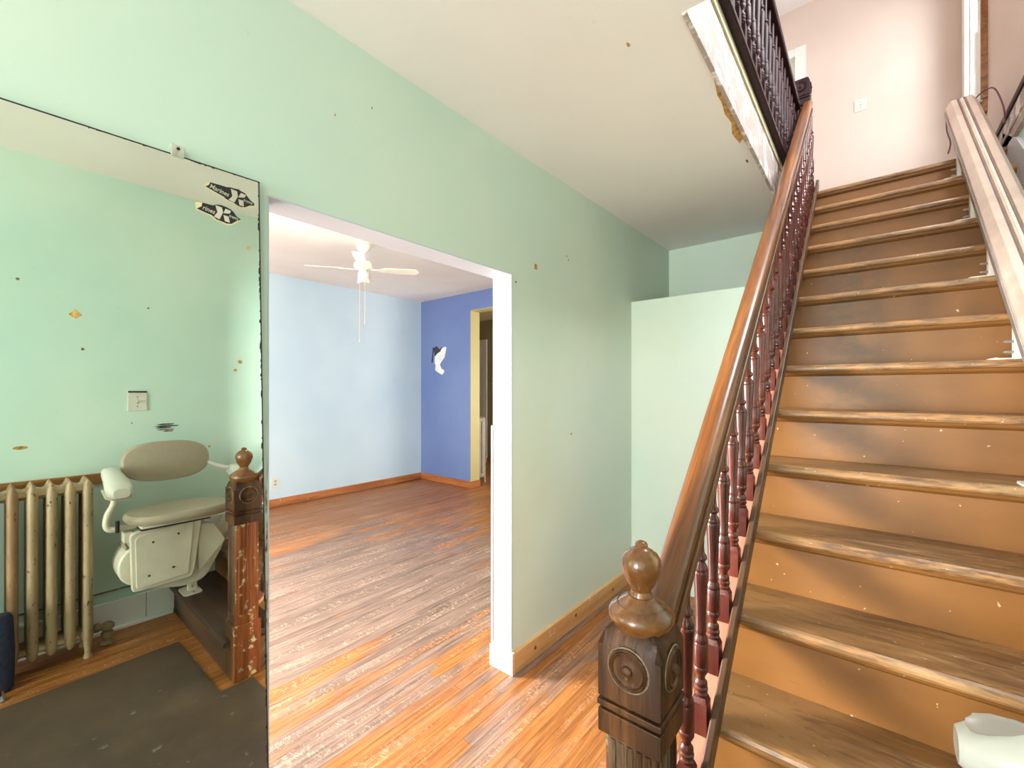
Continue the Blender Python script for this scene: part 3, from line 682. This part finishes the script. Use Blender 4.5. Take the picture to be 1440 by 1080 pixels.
# newel posts
def newel(name, label, cx, cy, z0, S, ztop, worn, finial, mats, base_h=.29):
    p = thing(name, label, 'newel post', (cx, cy, z0)); h = S/2
    zb = ztop - .155                       # bottom of the rosette block
    # block whose four faces end in arches
    b = BM(); N = 12
    def arch(u): 
        u = abs(u)/h; return ztop - .036*max(0, (u-.35)/.65)**2.2 - (.012 if u > .99 else 0)
    G = [[b.verts.new((cx-h+S*i/N, cy-h+S*j/N, min(arch(-h+S*i/N), arch(-h+S*j/N)))) for j in range(N+1)] for i in range(N+1)]
    for i in range(N):
        for j in range(N): b.faces.new((G[i][j], G[i+1][j], G[i+1][j+1], G[i][j+1]))
    loop = [G[i][0] for i in range(N)] + [G[N][j] for j in range(N)] + [G[N-i][N] for i in range(N)] + [G[0][N-j] for j in range(N)]
    low = [b.verts.new((v.co.x, v.co.y, zb)) for v in loop]; m = len(loop)
    for i in range(m): b.faces.new((loop[i], loop[(i+1) % m], low[(i+1) % m], low[i]))
    b.faces.new(low); obj('head_block', b, mats[0], p, smooth=True)
    # collar under the block
    b = BM(); g = .010
    for za, zb_, e in ((zb-.008, zb, -.006), (zb-.020, zb-.008, .002), (zb-.028, zb-.020, -.006), (zb-.075, zb-.028, .0005)):
        box(b, cx-h-e, cx+h+e, cy-h-e, cy+h+e, za, zb_)
    obj('collar', b, mats[0], p, bevel=.002)
    b = BM(); s2 = h-.010
    box(b, cx-s2, cx+s2, cy-s2, cy+s2, z0+base_h-.02, zb-.07); sh = obj('shaft', b, mats[1], p, bevel=.006)
    b = BM()
    for k in range(5):
        o_ = (k-2)*.0185
        for d in (-1, 1):
            lathe(b, [(.0075, z0+base_h+.05), (.0085, z0+base_h+.06), (.0085, zb-.10), (.0070, zb-.085)], (cx+o_, cy+d*(s2-.003), 0), 8)
            lathe(b, [(.0075, z0+base_h+.05), (.0085, z0+base_h+.06), (.0085, zb-.10), (.0070, zb-.085)], (cx+d*(s2-.003), cy+o_, 0), 8)
    obj('fluting', b, mats[1], p, smooth=True)
    b = BM(); box(b, cx-h, cx+h, cy-h, cy+h, z0, z0+base_h); obj('plinth', b, mats[1], p, bevel=.006)
    zr = (zb + ztop)/2 - .004
    ros = [(.045, -.001), (.045, .003), (.042, .0055), (.039, .003), (.0365, .0055), (.034, .0015), (.030, .0006), (.018, .0012), (.012, .003), (.0105, .008), (.006, .011), (.001, .0115)]
    for ax, c in (('-y', (cx, cy-h, zr)), ('x', (cx+h, cy, zr)), ('-x', (cx-h, cy, zr))):
        b = BM(); lathe(b, [(r*.9, q) for r, q in ros], c, 24, ax); ro = obj('rosette', b, mats[3], p, smooth=True)
        b = BM(); lathe(b, [(.0405, .0), (.0425, .0022), (.0445, .0)], c, 24, ax); lathe(b, [(.0305, .0005), (.0312, .0028), (.0330, .0005)], c, 24, ax); obj('rosette_ring', b, M['groove'] if finial else mats[3], ro)
    if finial:
        b = BM(); lathe(b, [(.052, ztop-.022), (.060, ztop-.010), (.066, ztop+.002), (.067, ztop+.010), (.063, ztop+.019), (.053, ztop+.026), (.050, ztop+.029), (.048, ztop+.028), (.044, ztop+.034), (.030, ztop+.043), (.027, ztop+.046), (.024, ztop+.046)], (cx, cy, 0), 32); obj('cap', b, mats[2], p, smooth=True)
        f0 = ztop+.045
        b = BM(); lathe(b, [(.023, f0), (.0215, f0+.006), (.0195, f0+.011), (.021, f0+.015), (.026, f0+.022), (.034, f0+.038), (.0395, f0+.055), (.041, f0+.066), (.039, f0+.078), (.033, f0+.088), (.025, f0+.093), (.024, f0+.095), (.016, f0+.099), (.0125, f0+.102), (.0135, f0+.106), (.011, f0+.111), (.005, f0+.114), (.001, f0+.1145)], (cx, cy, 0), 28); obj('finial', b, mats[2], p, smooth=True)
    return p
newel('newel_post', 'dark carved newel post with ball finial at the foot of the stairs', 1.108, 0.878, 0.0, .131, 1.040, True, True, (M['darkwood'], M['newelworn'], M['capwood'], M['darkwood']))
newel('newel_post', 'near black round headed newel post at the top of the stairs', 1.05, 4.21, ZU, .122, 4.02, False, False, (M['blackwood'], M['blackwood'], M['blackwood'], M['blackwood']), base_h=.2)

# landing guard above the stairwell edge
lr = thing('landing_railing', 'near black balustrade along the landing edge above the hall', 'railing', (1.02, 2.8, ZU))
me_bal2 = baluster_mesh('baluster', M['blackwood'], .61, 1.06)
y = 1.30
while y < 4.12:
    obj('baluster', me_bal2, None, lr, loc=(1.015, y, 3.122)); y += SP
b = BM(); prism(b, rounded([(.983, 3.765), (1.047, 3.765), (1.052, 3.79), (1.040, 3.822), (.990, 3.822), (.978, 3.79)], .012), 'y', 1.2, 4.16); obj('handrail', b, M['blackwood'], lr, smooth=True)

# ------------------------------------------------------------------ MIRROR and stickers
MO = Vector((0.0145, 0.540, 2.157)); TILT = R(0.95); LEAN = 0.006
Mm = Matrix.Translation(MO) @ Matrix.Rotation(LEAN, 4, 'Y') @ Matrix.Rotation(TILT, 4, 'X') 
mi = thing('wall_mirror', 'large frameless old mirror fixed to the green wall left of the doorway', 'mirror', tuple(MO))
def mplace(o):
    o.matrix_parent_inverse = Matrix.Identity(4); o.matrix_basis = Matrix.Translation(-MO) @ Mm; return o
b = BM(); box(b, -0.001, 0.005, -1.25, 0, -2.12, 0); mplace(obj('glass', b, M['mirror'], mi))
b = BM(); box(b, -0.0012, 0.0056, -1.25, 0.0025, -0.0005, 0.0028); mplace(obj('edge', b, M['black'], mi))
b = BM(); box(b, -0.0012, 0.0056, 0.0, 0.0032, -2.12, 0.0028)
for k in range(70):                                 # flaking silver along the edge
    z = -random.uniform(0.01, 1.95); s_ = random.uniform(.001, .0035); l_ = random.uniform(.006, .03)
    prism(b, [(.001, z), (-s_, z+l_*.3), (-s_*.8, z+l_*.8), (.001, z+l_)], 'x', .0051, .0054)
mplace(obj('edge', b, M['black'], mi))
b = BM()
for k in range(40):
    yy = -random.uniform(0.0, 1.2); s_ = random.uniform(.001, .003); l_ = random.uniform(.004, .02)
    prism(b, [(yy, .001), (yy+l_*.3, -s_), (yy+l_*.8, -s_*.7), (yy+l_, .001)], 'x', .0051, .0054)
o = mplace(obj('tarnish', b, M['black'], mi)); o['kind'] = 'stuff'
b = BM(); box(b, 0.0, 0.0225, 0.322, 0.352, 2.150, 2.183); obj('clip', b, M['clearplastic'], mi, bevel=.002)
b = BM(); lathe(b, [(.0045, .0215), (.004, .0245), (.001, .025)], (0, .338, 2.173), 10, 'x'); obj('clip_screw', b, M['screw'], mi)
XM = MO.x + 0.0055
S1 = [(0.4018,2.1022),(0.409,2.1108),(0.4126,2.1104),(0.4332,2.1111),(0.4559,2.1114),(0.4636,2.1142),(0.4768,2.1145),(0.4855,2.1158),(0.4919,2.1127),(0.5032,2.1103),(0.5089,2.1033),(0.5179,2.0936),(0.5287,2.0872),(0.5278,2.0801),(0.5179,2.0782),(0.5032,2.068),(0.4919,2.0649),(0.4824,2.0666),(0.4729,2.0715),(0.4605,2.0735),(0.4513,2.0766),(0.4483,2.0799),(0.4243,2.0872),(0.4018,2.0946)]
X1 = [[(0.4651,2.1103),(0.4816,2.1081),(0.4839,2.0938),(0.4745,2.0729),(0.459,2.0756),(0.469,2.0896)],[(0.4919,2.1073),(0.5056,2.1048),(0.5016,2.0963),(0.4847,2.0914)],[(0.4847,2.0861),(0.4983,2.0871),(0.4999,2.0687),(0.4879,2.0693)]]
T1 = [(0.4018,2.1022),(0.409,2.1108),(0.4129,2.11),(0.41,2.1015),(0.4018,2.0946)]
S2 = [(0.3791,2.043),(0.3953,2.0458),(0.4199,2.0462),(0.4273,2.0512),(0.4407,2.0539),(0.4544,2.0522),(0.4667,2.0483),(0.4745,2.041),(0.48,2.0329),(0.4919,2.0268),(0.4824,2.0212),(0.4667,2.0068),(0.4544,2.0041),(0.4422,2.0066),(0.4288,2.0086),(0.417,2.0171),(0.3982,2.0206),(0.3812,2.0244)]
X2 = [[(0.4258,2.049),(0.4422,2.0474),(0.4452,2.0336),(0.4362,2.0109),(0.4221,2.0152),(0.431,2.03)],[(0.4513,2.0469),(0.4659,2.0445),(0.462,2.0354),(0.446,2.0321)],[(0.446,2.0269),(0.459,2.0265),(0.4628,2.0092),(0.4498,2.0097)]]
T2 = [(0.3791,2.043),(0.3939,2.0454),(0.3925,2.0348),(0.3812,2.0253)]
def text(body, yz, size, ang, mat, par, x, shear=.25, bold=0.0, sx=1.0):
    cu = bpy.data.curves.new('lettering', 'FONT'); cu.body = body; cu.size = size; cu.shear = shear; cu.extrude = .0001; cu.offset = bold; cu.resolution_u = 2
    cu.materials.append(mat); o = bpy.data.objects.new('lettering', cu); COL.objects.link(o)
    Mx = Matrix(((0,0,1,x),(1,0,0,yz[0]),(0,1,0,yz[1]),(0,0,0,1))) @ Matrix.Rotation(ang, 4, 'Z') @ Matrix.Diagonal((sx,1,1,1))
    bpy.context.view_layer.update()
    me = bpy.data.meshes.new_from_object(o.evaluated_get(bpy.context.evaluated_depsgraph_get())); bpy.data.objects.remove(o)
    if not me.materials: me.materials.append(mat)
    o = bpy.data.objects.new('lettering', me); COL.objects.link(o)
    o.parent = par; o.matrix_parent_inverse = Matrix.Translation(-ORIG[par.name]); o.matrix_basis = Mx; return o
def sticker(label, outline, xs, tear, words):
    c = outline[0]; s = thing('sticker', label, 'sticker', (XM, c[0], c[1]))
    yc = sum(p[0] for p in outline)/len(outline); zc_ = sum(p[1] for p in outline)/len(outline)
    b = BM(); prism(b, [(yc+(p[0]-yc)*1.03, zc_+(p[1]-zc_)*1.05-.0022) for p in outline], 'x', XM-.0006, XM); obj('backing', b, M['stickerpaper'], s)
    b = BM(); prism(b, outline, 'x', XM, XM+.0003); obj('face', b, M['stickerblack'], s)
    for pg in xs:
        b = BM(); prism(b, pg, 'x', XM+.0003, XM+.0005); obj('letter_stroke', b, M['stickergrey'], s)
    b = BM(); prism(b, tear, 'x', XM+.0003, XM+.0006); obj('torn_corner', b, M['stickerpaper'], s)
    for a in words: text(*a[:4], M[a[4]], s, XM+.0006, *a[5:])
sticker('upper of two black stickers at the mirror corner, its lettering whole', S1, X1, T1, [('Marines', (0.4105, 2.0945), .0185, R(-12), 'stickergrey', .15, .0002, .84), ('ex', (0.4868, 2.0862), .0120, R(-5), 'stickerblack', .2, .0003, .8), ('treme', (0.4985, 2.0850), .0135, R(-8), 'stickergrey', .15, .0001, .75)])
sticker('lower of two black stickers at the mirror corner, its left end torn off', S2, X2, T2, [('rines', (0.3935, 2.0275), .0185, R(-10), 'stickergrey', .15, .0002, .84), ('ex', (0.4480, 2.0268), .0120, R(-5), 'stickerblack', .2, .0003, .8), ('treme', (0.4600, 2.0255), .0135, R(-8), 'stickergrey', .15, .0001, .72)])
for (y, z, r_), lab in zip(((.513, 1.947, .005), (.491, 1.600, .0055), (.478, 1.574, .0045), (.140, 1.695, .011)), ('tan scrap of sticker residue near the mirror top right corner', 'upper of two orange brown glue dots low at the mirror right edge', 'lower of two orange brown glue dots low at the mirror right edge', 'tan square scrap stuck to the left part of the mirror')):
    b = BM(); n_ = 4 if r_ > .01 else 9
    prism(b, [(y+r_*math.cos(2*math.pi*k/n_)*random.uniform(.85, 1.1), z+r_*math.sin(2*math.pi*k/n_)*random.uniform(.85, 1.1)) for k in range(n_)], 'x', MO.x-.006, MO.x+.0062-(2.157-z)*LEAN)
    tag(obj('sticker_residue', b, M['gum']), lab, 'residue')

# ------------------------------------------------------------------ STAIR LIFT RAIL
RX0, RX1 = 1.895, 2.055
rl = thing('stair_lift_rail', 'beige grooved stair lift track running up the right side of the treads', 'stair lift rail', (1.97, 0.8, 0.2))
def rz(y): return zn(y) + 0.030 + 0.036*y
RY0, RY1 = 0.84, 4.36
def rprism(name, pts, mat, y0=RY0, y1=RY1, par=rl):
    b = BM(); prism(b, pts, 'y', y0, y1, shear=rz); return obj(name, b, mat, par, bevel=.002)
Hh = 0.105
prof = [(RX0, 0), (RX1, 0), (RX1, .055), (RX1-.028, Hh), (RX1-.060, Hh), (RX1-.062, Hh-.02), (RX1-.070, Hh-.02), (RX1-.072, Hh-.004), (RX0+.068, Hh-.004), (RX0+.066, Hh-.02), (RX0+.056, Hh-.02), (RX0+.054, Hh), (RX0+.026, Hh), (RX0, .058)]
rprism('track', prof, M['railalu'])
rprism('lower_channel', [(RX0-.006, -.004), (RX0+.002, -.004), (RX0+.002, .034), (RX0-.006, .034)], M['railgrey'])
rprism('groove', [(RX0+.057, Hh-.0205), (RX0+.065, Hh-.0205), (RX0+.065, Hh-.018), (RX0+.057, Hh-.018)], M['railgroove'])
rprism('groove', [(RX1-.069, Hh-.0205), (RX1-.063, Hh-.0205), (RX1-.063, Hh-.018), (RX1-.069, Hh-.018)], M['railgroove'])
rprism('rack_strip', [(RX1-.084, Hh-.005), (RX1-.074, Hh-.005), (RX1-.074, Hh-.001), (RX1-.084, Hh-.001)], M['rack'])
b = BM()
y = RY0+.02
while y < RY1-.05:
    prism(b, [(RX1-.0835, Hh-.002), (RX1-.0745, Hh-.002), (RX1-.0745, Hh+.002), (RX1-.0835, Hh+.002)], 'y', y, y+.012, shear=rz); y += .026
o = obj('rack_teeth', b, M['rack'], rl); o['kind'] = 'stuff'
for k in (1, 3, 6, 8, 10, 12, 14):
    y, z = Y1 + (k-1)*RUN + .07, RISE*k
    b = BM()
    pl = rounded([(1.835, y-.055), (1.985, y-.055), (1.985, y+.045), (1.835, y+.045)], .025)
    prism(b, pl, 'z', z, z+.005); f_ = obj('foot_plate', b, M['ivory'], rl)
    boxo('bracket', 1.905, 1.925, y-.02, y+.03, z+.004, rz(y)+.02, M['ivory'], f_, bevel=.002)
    for zz in (.03, .07):
        b = BM(); lathe(b, [(.006, -.02), (.006, .012), (.003, .022)], (1.900, y, z+zz), 8, '-x'); obj('bolt', b, M['railgrey'], f_)
    b = BM(); lathe(b, [(.007, .004), (.007, .009), (.004, .011)], (1.86, y, z), 8); obj('bolt', b, M['railgrey'], f_)
b = BM(); ye = RY1
prism(b, [(RX0+.004, .002), (RX1-.004, .002), (RX1-.004, .055), (RX1-.03, Hh-.004), (RX0+.028, Hh-.004), (RX0+.004, .056)], 'y', ye, ye+.012, shear=rz); obj('end_cap', b, M['railgroove'], rl)
b = BM(); tube(b, smooth_path([(2.04, 4.34, rz(4.34)+.08), (2.08, 4.33, rz(4.34)+.11), (2.115, 4.25, rz(4.3)+.10), (2.13, 4.1, rz(4.1)+.08), (2.12, 4.0, rz(4.0)+.02)]), .0045, 8); obj('wire', b, M['wire'], rl, smooth=True)
b = BM(); tube(b, smooth_path([(1.90, 4.36, rz(4.36)+.02), (1.885, 4.2, rz(4.2)-.02), (1.888, 4.05, rz(4.05)-.04), (1.87, 3.98, rz(3.98)-.07)]), .004, 8); obj('wire', b, M['wire'], rl, smooth=True)

# ------------------------------------------------------------------ STAIR LIFT CHAIR
ch = thing('stair_lift_chair', 'ivory stair lift seat with taupe vinyl cushions parked at the bottom of its track', 'stair lift', (1.85, 0.75, 0.2))
# carriage on the track: a long rounded housing along the slope
cp = [(0.50, .40), (0.475, .47), (0.49, .545), (0.545, .60), (0.66, .665), (0.88, .675), (0.965, .605), (1.01, .505), (0.90, .30), (0.80, .28), (0.60, .33)]
b = BM(); prism(b, rounded(cp, .05, 5), 'x', 1.80, 1.985); ca = obj('carriage', b, M['ivory'], ch, bevel=.012, seg=3)
b = BM()
for k in range(7):
    y0 = .515 + k*.017; z0 = .578 + k*.0115
    prism(b, [(y0, z0), (y0+.006, z0+.004), (y0+.006, z0+.020), (y0, z0+.016)], 'x', 1.815, 1.97)
obj('vent_slots', b, M['ivorydark'], ca)
# side shroud and folded footrest
b = BM(); prism(b, rounded([(.85, .66), (.93, .655), (1.0, .53), (.985, .505), (.855, .36)], .02), 'x', 1.775, 1.81); obj('shroud', b, M['ivory'], ca, bevel=.004)
fp = [(0.535, .345), (0.525, .672), (0.555, .690), (0.70, .712), (0.835, .716), (0.865, .700), (0.83, .385), (0.815, .350)]
b = BM(); prism(b, rounded(fp, .022, 4), 'x', 1.755, 1.79); fr = obj('footrest', b, M['ivory'], ch, bevel=.006, seg=3)
fq = [(0.552, .362), (0.545, .655), (0.70, .690), (0.825, .694), (0.797, .378)]
b = BM(); prism(b, rounded(fq, .02, 4), 'x', 1.747, 1.757); obj('footrest_panel', b, M['whiteplastic' if False else 'ivory'], fr, bevel=.004)
for y, z in ((.625, .615), (.745, .635), (.608, .425), (.722, .440)):
    b = BM(); lathe(b, [(.006, 0), (.006, .0035), (.003, .0045)], (1.747, y, z), 10, '-x'); obj('screw', b, M['screw'], fr)
boxo('hinge_block', 1.78, 1.84, .50, .545, .63, .69, M['ivory'], ch, bevel=.006)
b = BM(); box(b, 1.70, 1.90, .56, .90, .70, .742); obj('seat_base', b, M['blackplastic'], ch, bevel=.006)
b = BM(); lathe(b, [(.05, .62), (.05, .70)], (1.86, .74, 0), 16); obj('swivel_post', b, M['ivory'], ch)
# seat cushion
def cushion(name, plane, c, a, bb, t, n, tilt=0, sag=0):
    b = BM(); loops = []
    for s, d in ((.84, -.5), (.95, -.40), (1.0, -.12), (1.0, .12), (.95, .38), (.82, .5), (.5, .54)):
        lp = []
        for u, v in superell(0, 0, a*s, bb*s, n, 44):
            w_ = d*t + (sag*(1 - (u/a)**2) if sag else 0)
            lp.append((c[0]+w_ + tilt*v, c[1]+u, c[2]+v) if plane == 'x' else (c[0]+v, c[1]+u, c[2]+w_ + tilt*v))
        loops.append(lp)
    loft(b, loops); return obj(name, b, M['vinyl'], ch, smooth=True)
cushion('seat', 'z', (1.755, .755, .772), .258, .195, .062, 2.5, tilt=-.02)
bk = cushion('backrest', 'x', (1.955, .735, 1.052), .222, .122, .05, 2.6, tilt=.06)
boxo('seat_pan', 1.60, 1.92, .545, .965, .735, .748, M['ivory'], ch, bevel=.01)
b = BM(); tube(b, [(1.955, .54, 1.0), (1.94, .50, .985), (1.93, .47, .985)], .013, 10); obj('arm_link', b, M['whiteplastic'], ch, smooth=True)
def arm(yc, s, dz):
    """s=-1 the arm on the lower side, +1 on the upper side"""
    b = BM(); tube(b, smooth_path([(1.80, yc-s*.12, .722), (1.80, yc-s*.03, .715), (1.80, yc+s*.028, .725), (1.81, yc+s*.030, .79), (1.83, yc-s*.002, .86), (1.86, yc+s*.004, .93+dz), (1.88, yc, .985+dz)]), .0155, 12); obj('arm_tube', b, M['ivory'], ch, smooth=True)
    b = BM(); loops = []
    for x, hw, z0, z1 in ((2.0, .030, .985, 1.035), (1.95, .038, .970, 1.045), (1.85, .044, .955, 1.040), (1.75, .052, .930, 1.022), (1.67, .056, .912, 1.005), (1.62, .050, .912, .992), (1.597, .034, .925, .975)):
        loops.append([(x, u, v) for u, v in superell(yc, (z0+z1)/2+dz, hw, (z1-z0)/2, 2.7, 20)])
    loft(b, loops); ap = obj('armrest', b, M['whiteplastic'], ch, smooth=True)
    b = BM(); loops = []
    for x, hw, z0, z1 in ((1.80, .057, .940, .948), (1.67, .0585, .915, .922), (1.61, .046, .915, .922)):
        loops.append([(x, u, v) for u, v in superell(yc, (z0+z1)/2+dz, hw, (z1-z0)/2, 2.7, 20)])
    loft(b, loops); obj('armrest_seam', b, M['ivorydark'], ap, smooth=True)
    return ap
arm(0.466, -1, 0.0)
ap = arm(1.098, 1, -0.062)
# grey toggle lever on the upper armrest
b = BM(); loops = []
for t_, w_, h_ in ((0, .004, .004), (.15, .014, .012), (.4, .017, .018), (.7, .014, .021), (.92, .009, .016), (1, .003, .006)):
    c = Vector((1.705, 1.120, .938)).lerp(Vector((1.606, 1.076, .945)), t_)
    loops.append([(c.x+.35*w_*math.cos(a), c.y+w_*math.cos(a), c.z+h_*math.sin(a)) for a in [2*math.pi*k/12 for k in range(12)]])
loft(b, loops); o = obj('toggle_lever', b, M['greyplastic'], ap, smooth=True); o['label'] = 'warm grey fin shaped control lever'
b = BM(); tube(b, [(1.78, .475, .70), (1.775, .475, .765)], .010, 10); o = obj('lock_lever', b, M['blackplastic'], ch); o['label'] = 'black lever under the armrest'
b = BM(); tube(b, [(1.95, .94, 1.02), (1.93, 1.0, .985), (1.92, 1.06, .965)], .013, 10); obj('arm_link', b, M['whiteplastic'], ch, smooth=True)

# ------------------------------------------------------------------ RADIATORS
def radiator(name, label, origin, n, pitch, depth, height, along, mats, cols=3, end_feet=True):
    """along 'y' (sections along y, depth in x) or 'x'"""
    ox, oy, oz = origin; rd = thing(name, label, 'radiator', origin)
    def pt(a, d, z): return (ox+d, oy+a, oz+z) if along == 'y' else (ox+a, oy+d, oz+z)
    meshes = {}
    for k in range(n):
        a0 = k*pitch; b = BM()
        for c in range(cols):
            d = depth*(c+.5)/cols; r_a = pitch*.33; r_d = depth/cols*.42
            loops = []
            for z, s in ((.075, .35), (.085, .75), (.11, 1), (.17, 1), (height-.14, 1), (height-.06, 1.0), (height-.03, .8), (height-.010, .42), (height, .10)):
                loops.append([pt(a0+r_a*s*math.cos(t), d+r_d*s*math.sin(t), z) for t in [2*math.pi*q/14 for q in range(14)]])
            loft(b, loops)
        # upper and lower hubs joining columns and neighbours
        for z in (.12, height-.055):
            loops = []
            for q in range(7):
                d = depth*(.10+.8*q/6); rr = .036
                loops.append([pt(a0+rr*.8*math.cos(t)*(1 if 0 < q < 6 else .6), d, z+rr*math.sin(t)*(1 if 0 < q < 6 else .6)) for t in [2*math.pi*j/12 for j in range(12)]])
            loft(b, loops)
            if k < n-1:
                loops = [[pt(a0+pitch*f, depth*.5+.075*depth/.2*math.cos(t), z+g*math.sin(t)) for t in [2*math.pi*j/12 for j in range(12)]] for f, g in ((.15, .036), (.5, .026), (.85, .036))]
                loft(b, loops)
        if end_feet and k in (0, n-1):
            for d in (depth*.12, depth*.88):
                loops = [[pt(a0+r_*math.cos(t), d+r_*math.sin(t), z) for t in [2*math.pi*j/10 for j in range(10)]] for z, r_ in ((0, .019), (.012, .020), (.03, .013), (.10, .020))]
                loft(b, loops)
        obj('section', b, mats[1] if k == 3 and len(mats) > 1 else mats[0], rd, smooth=True)
    return rd, pt
rd, pt = radiator('radiator', 'tan chipped cast iron radiator beside the stair lift, seen in the mirror', (1.885, -0.115, 0), 8, .0695, .215, .995, 'y', [M['radiator'], M['radrust']])
b = BM(); lathe(b, [(.014, 0), (.030, .004), (.034, .012), (.030, .020), (.018, .028), (.020, .05), (.028, .055), (.028, .075), (.018, .085)], (1.992, .462, 0), 14); lathe(b, [(.020, 0), (.033, .012), (.034, .03), (.020, .045)], (1.992, .462, .085), 14)
tube(b, [(1.992, .462, .10), (1.992, .43, .115), (1.992, .375, .125)], .017, 12); lathe(b, [(.026, 0), (.028, .006), (.028, .02), (.024, .026)], (1.992, .405, .115), 8, 'y'); obj('valve', b, M['brass'], rd, smooth=True)
radiator('radiator', 'narrow flaking silver radiator in the olive back room', (-3.86, 5.07, 0), 8, .062, .21, 1.08, 'x', [M['radgrey']], cols=2)

# ------------------------------------------------------------------ FLOOR ITEMS seen in the mirror
b = BM(); 
pts = [(1.668, -1.3), (1.664, -.2), (1.703, .736), (1.40, .744), (1.075, .748), (1.03, .752), (1.03, .90), (0.06, .90), (0.06, -1.3)]
prism(b, pts, 'z', 0.0, 0.004); tag(obj('floor_mat', b, M['mat'], bevel=.001), 'dark brown worn floor mat lying in front of the stairs', 'mat')
bag = thing('storage_bag', 'navy blue fabric bag standing against the radiator', 'bag', (1.848, -.06, 0))
b = BM(); loops = []
for z, s in ((.0, .92), (.02, 1.0), (.20, 1.02), (.36, .98), (.385, .9)):
    loops.append([(1.848+.034*s*u, -.06+.160*s*v, z) for u, v in superell(0, 0, 1, 1, 4, 28)])
loft(b, loops); obj('bag_body', b, M['navy'], bag, smooth=True)
b = BM(); tube(b, smooth_path([(1.848, -.12, .37), (1.848, -.12, .45), (1.848, -.06, .49), (1.848, 0.0, .45), (1.848, 0.0, .37)]), .008, 8); obj('handle', b, M['navy'], bag, smooth=True)
tp = thing('tripod', 'silver footed tripod below the camera, one foot seen in the mirror', 'tripod', (1.479, -.06, 0))
apex = Vector((1.479, -.10, 1.10))
for q in (0.385, 3.4, 4.75):
    foot = Vector((1.479+.30*math.cos(q), -.06+.30*math.sin(q), .012))
    b = BM(); tube(b, [apex, apex.lerp(foot, .5), foot], [.013, .011, .009], 10); lg = obj('leg', b, M['blackplastic'], tp, smooth=True)
    b = BM(); lathe(b, [(.018, 0), (.020, .006), (.014, .018), (.010, .05)], (foot.x, foot.y, 0), 14); obj('foot', b, M['silver'], lg, smooth=True)
b = BM(); lathe(b, [(.03, 1.07), (.035, 1.10), (.03, 1.14), (.014, 1.15), (.014, 1.24)], (1.479, -.10, 0), 14); obj('centre_column', b, M['blackplastic'], tp, smooth=True)

# ------------------------------------------------------------------ CEILING FAN
fx, fy, fz = -2.574, 2.503, 3.03
fan = thing('ceiling_fan', 'white four blade ceiling fan with two pull chains in the blue room', 'ceiling fan', (fx, fy, fz))
b = BM(); lathe(b, [(.026, fz-.10), (.040, fz-.085), (.066, fz-.05), (.076, fz-.015), (.078, fz)], (fx, fy, 0), 24); obj('canopy', b, M['fanwhite'], fan, smooth=True)
b = BM(); lathe(b, [(.013, fz-.17), (.013, fz-.09)], (fx, fy, 0), 12); obj('downrod', b, M['fanwhite'], fan, smooth=True)
b = BM(); lathe(b, [(.05, fz-.275), (.085, fz-.262), (.096, fz-.235), (.092, fz-.205), (.070, fz-.18), (.03, fz-.165)], (fx, fy, 0), 26); obj('motor_housing', b, M['fanwhite'], fan, smooth=True)
b = BM(); lathe(b, [(.035, fz-.40), (.052, fz-.385), (.056, fz-.32), (.050, fz-.30), (.034, fz-.275)], (fx, fy, 0), 20); kit = obj('switch_housing', b, M['fanwhite'], fan, smooth=True)
for q in range(4):
    a = q*math.pi/2 + .6
    b = BM(); lathe(b, [(.008, 0), (.011, .012), (.011, .03), (.006, .034)], (fx+.052*math.cos(a), fy+.052*math.sin(a), fz-.405), 8); obj('socket', b, M['fanwhite'], kit)
a0 = math.atan2(0.635, 0.772) + R(14)
for k in range(4):
    a = a0 + k*math.pi/2; pitch = R(-13)
    Rm = Matrix.Translation((fx, fy, fz-.262)) @ Matrix.Rotation(a, 4, 'Z') @ Matrix.Rotation(pitch, 4, 'X')
    b = BM(); prism(b, [(.20, -.045), (.47, -.060), (.535, -.055), (.56, -.01), (.56, .01), (.535, .055), (.47, .060), (.20, .045)], 'z', -.003, .003); b.transform(Rm)
    bl = obj('blade', b, M['fanwhite'], fan, bevel=.0012)
    b = BM(); prism(b, [(.075, -.012), (.15, -.014), (.20, -.040), (.235, -.035), (.235, .035), (.20, .040), (.15, .014), (.075, .012)], 'z', -.009, -.003); b.transform(Rm); obj('blade_bracket', b, M['fanwhite'], bl)
for dx, dy, L in ((-.03, -.025, .585), (.012, .01, .40)):
    b = BM(); tube(b, [(fx+dx, fy+dy, fz-.39), (fx+dx, fy+dy, fz-.41-L)], .0022, 6); cn = obj('pull_chain', b, M['fanshade'], fan)
    b = BM(); lathe(b, [(.002, 0), (.006, .006), (.006, .02), (.002, .03)], (fx+dx, fy+dy, fz-.44-L+.005), 8); obj('chain_knob', b, M['fanshade'], cn)
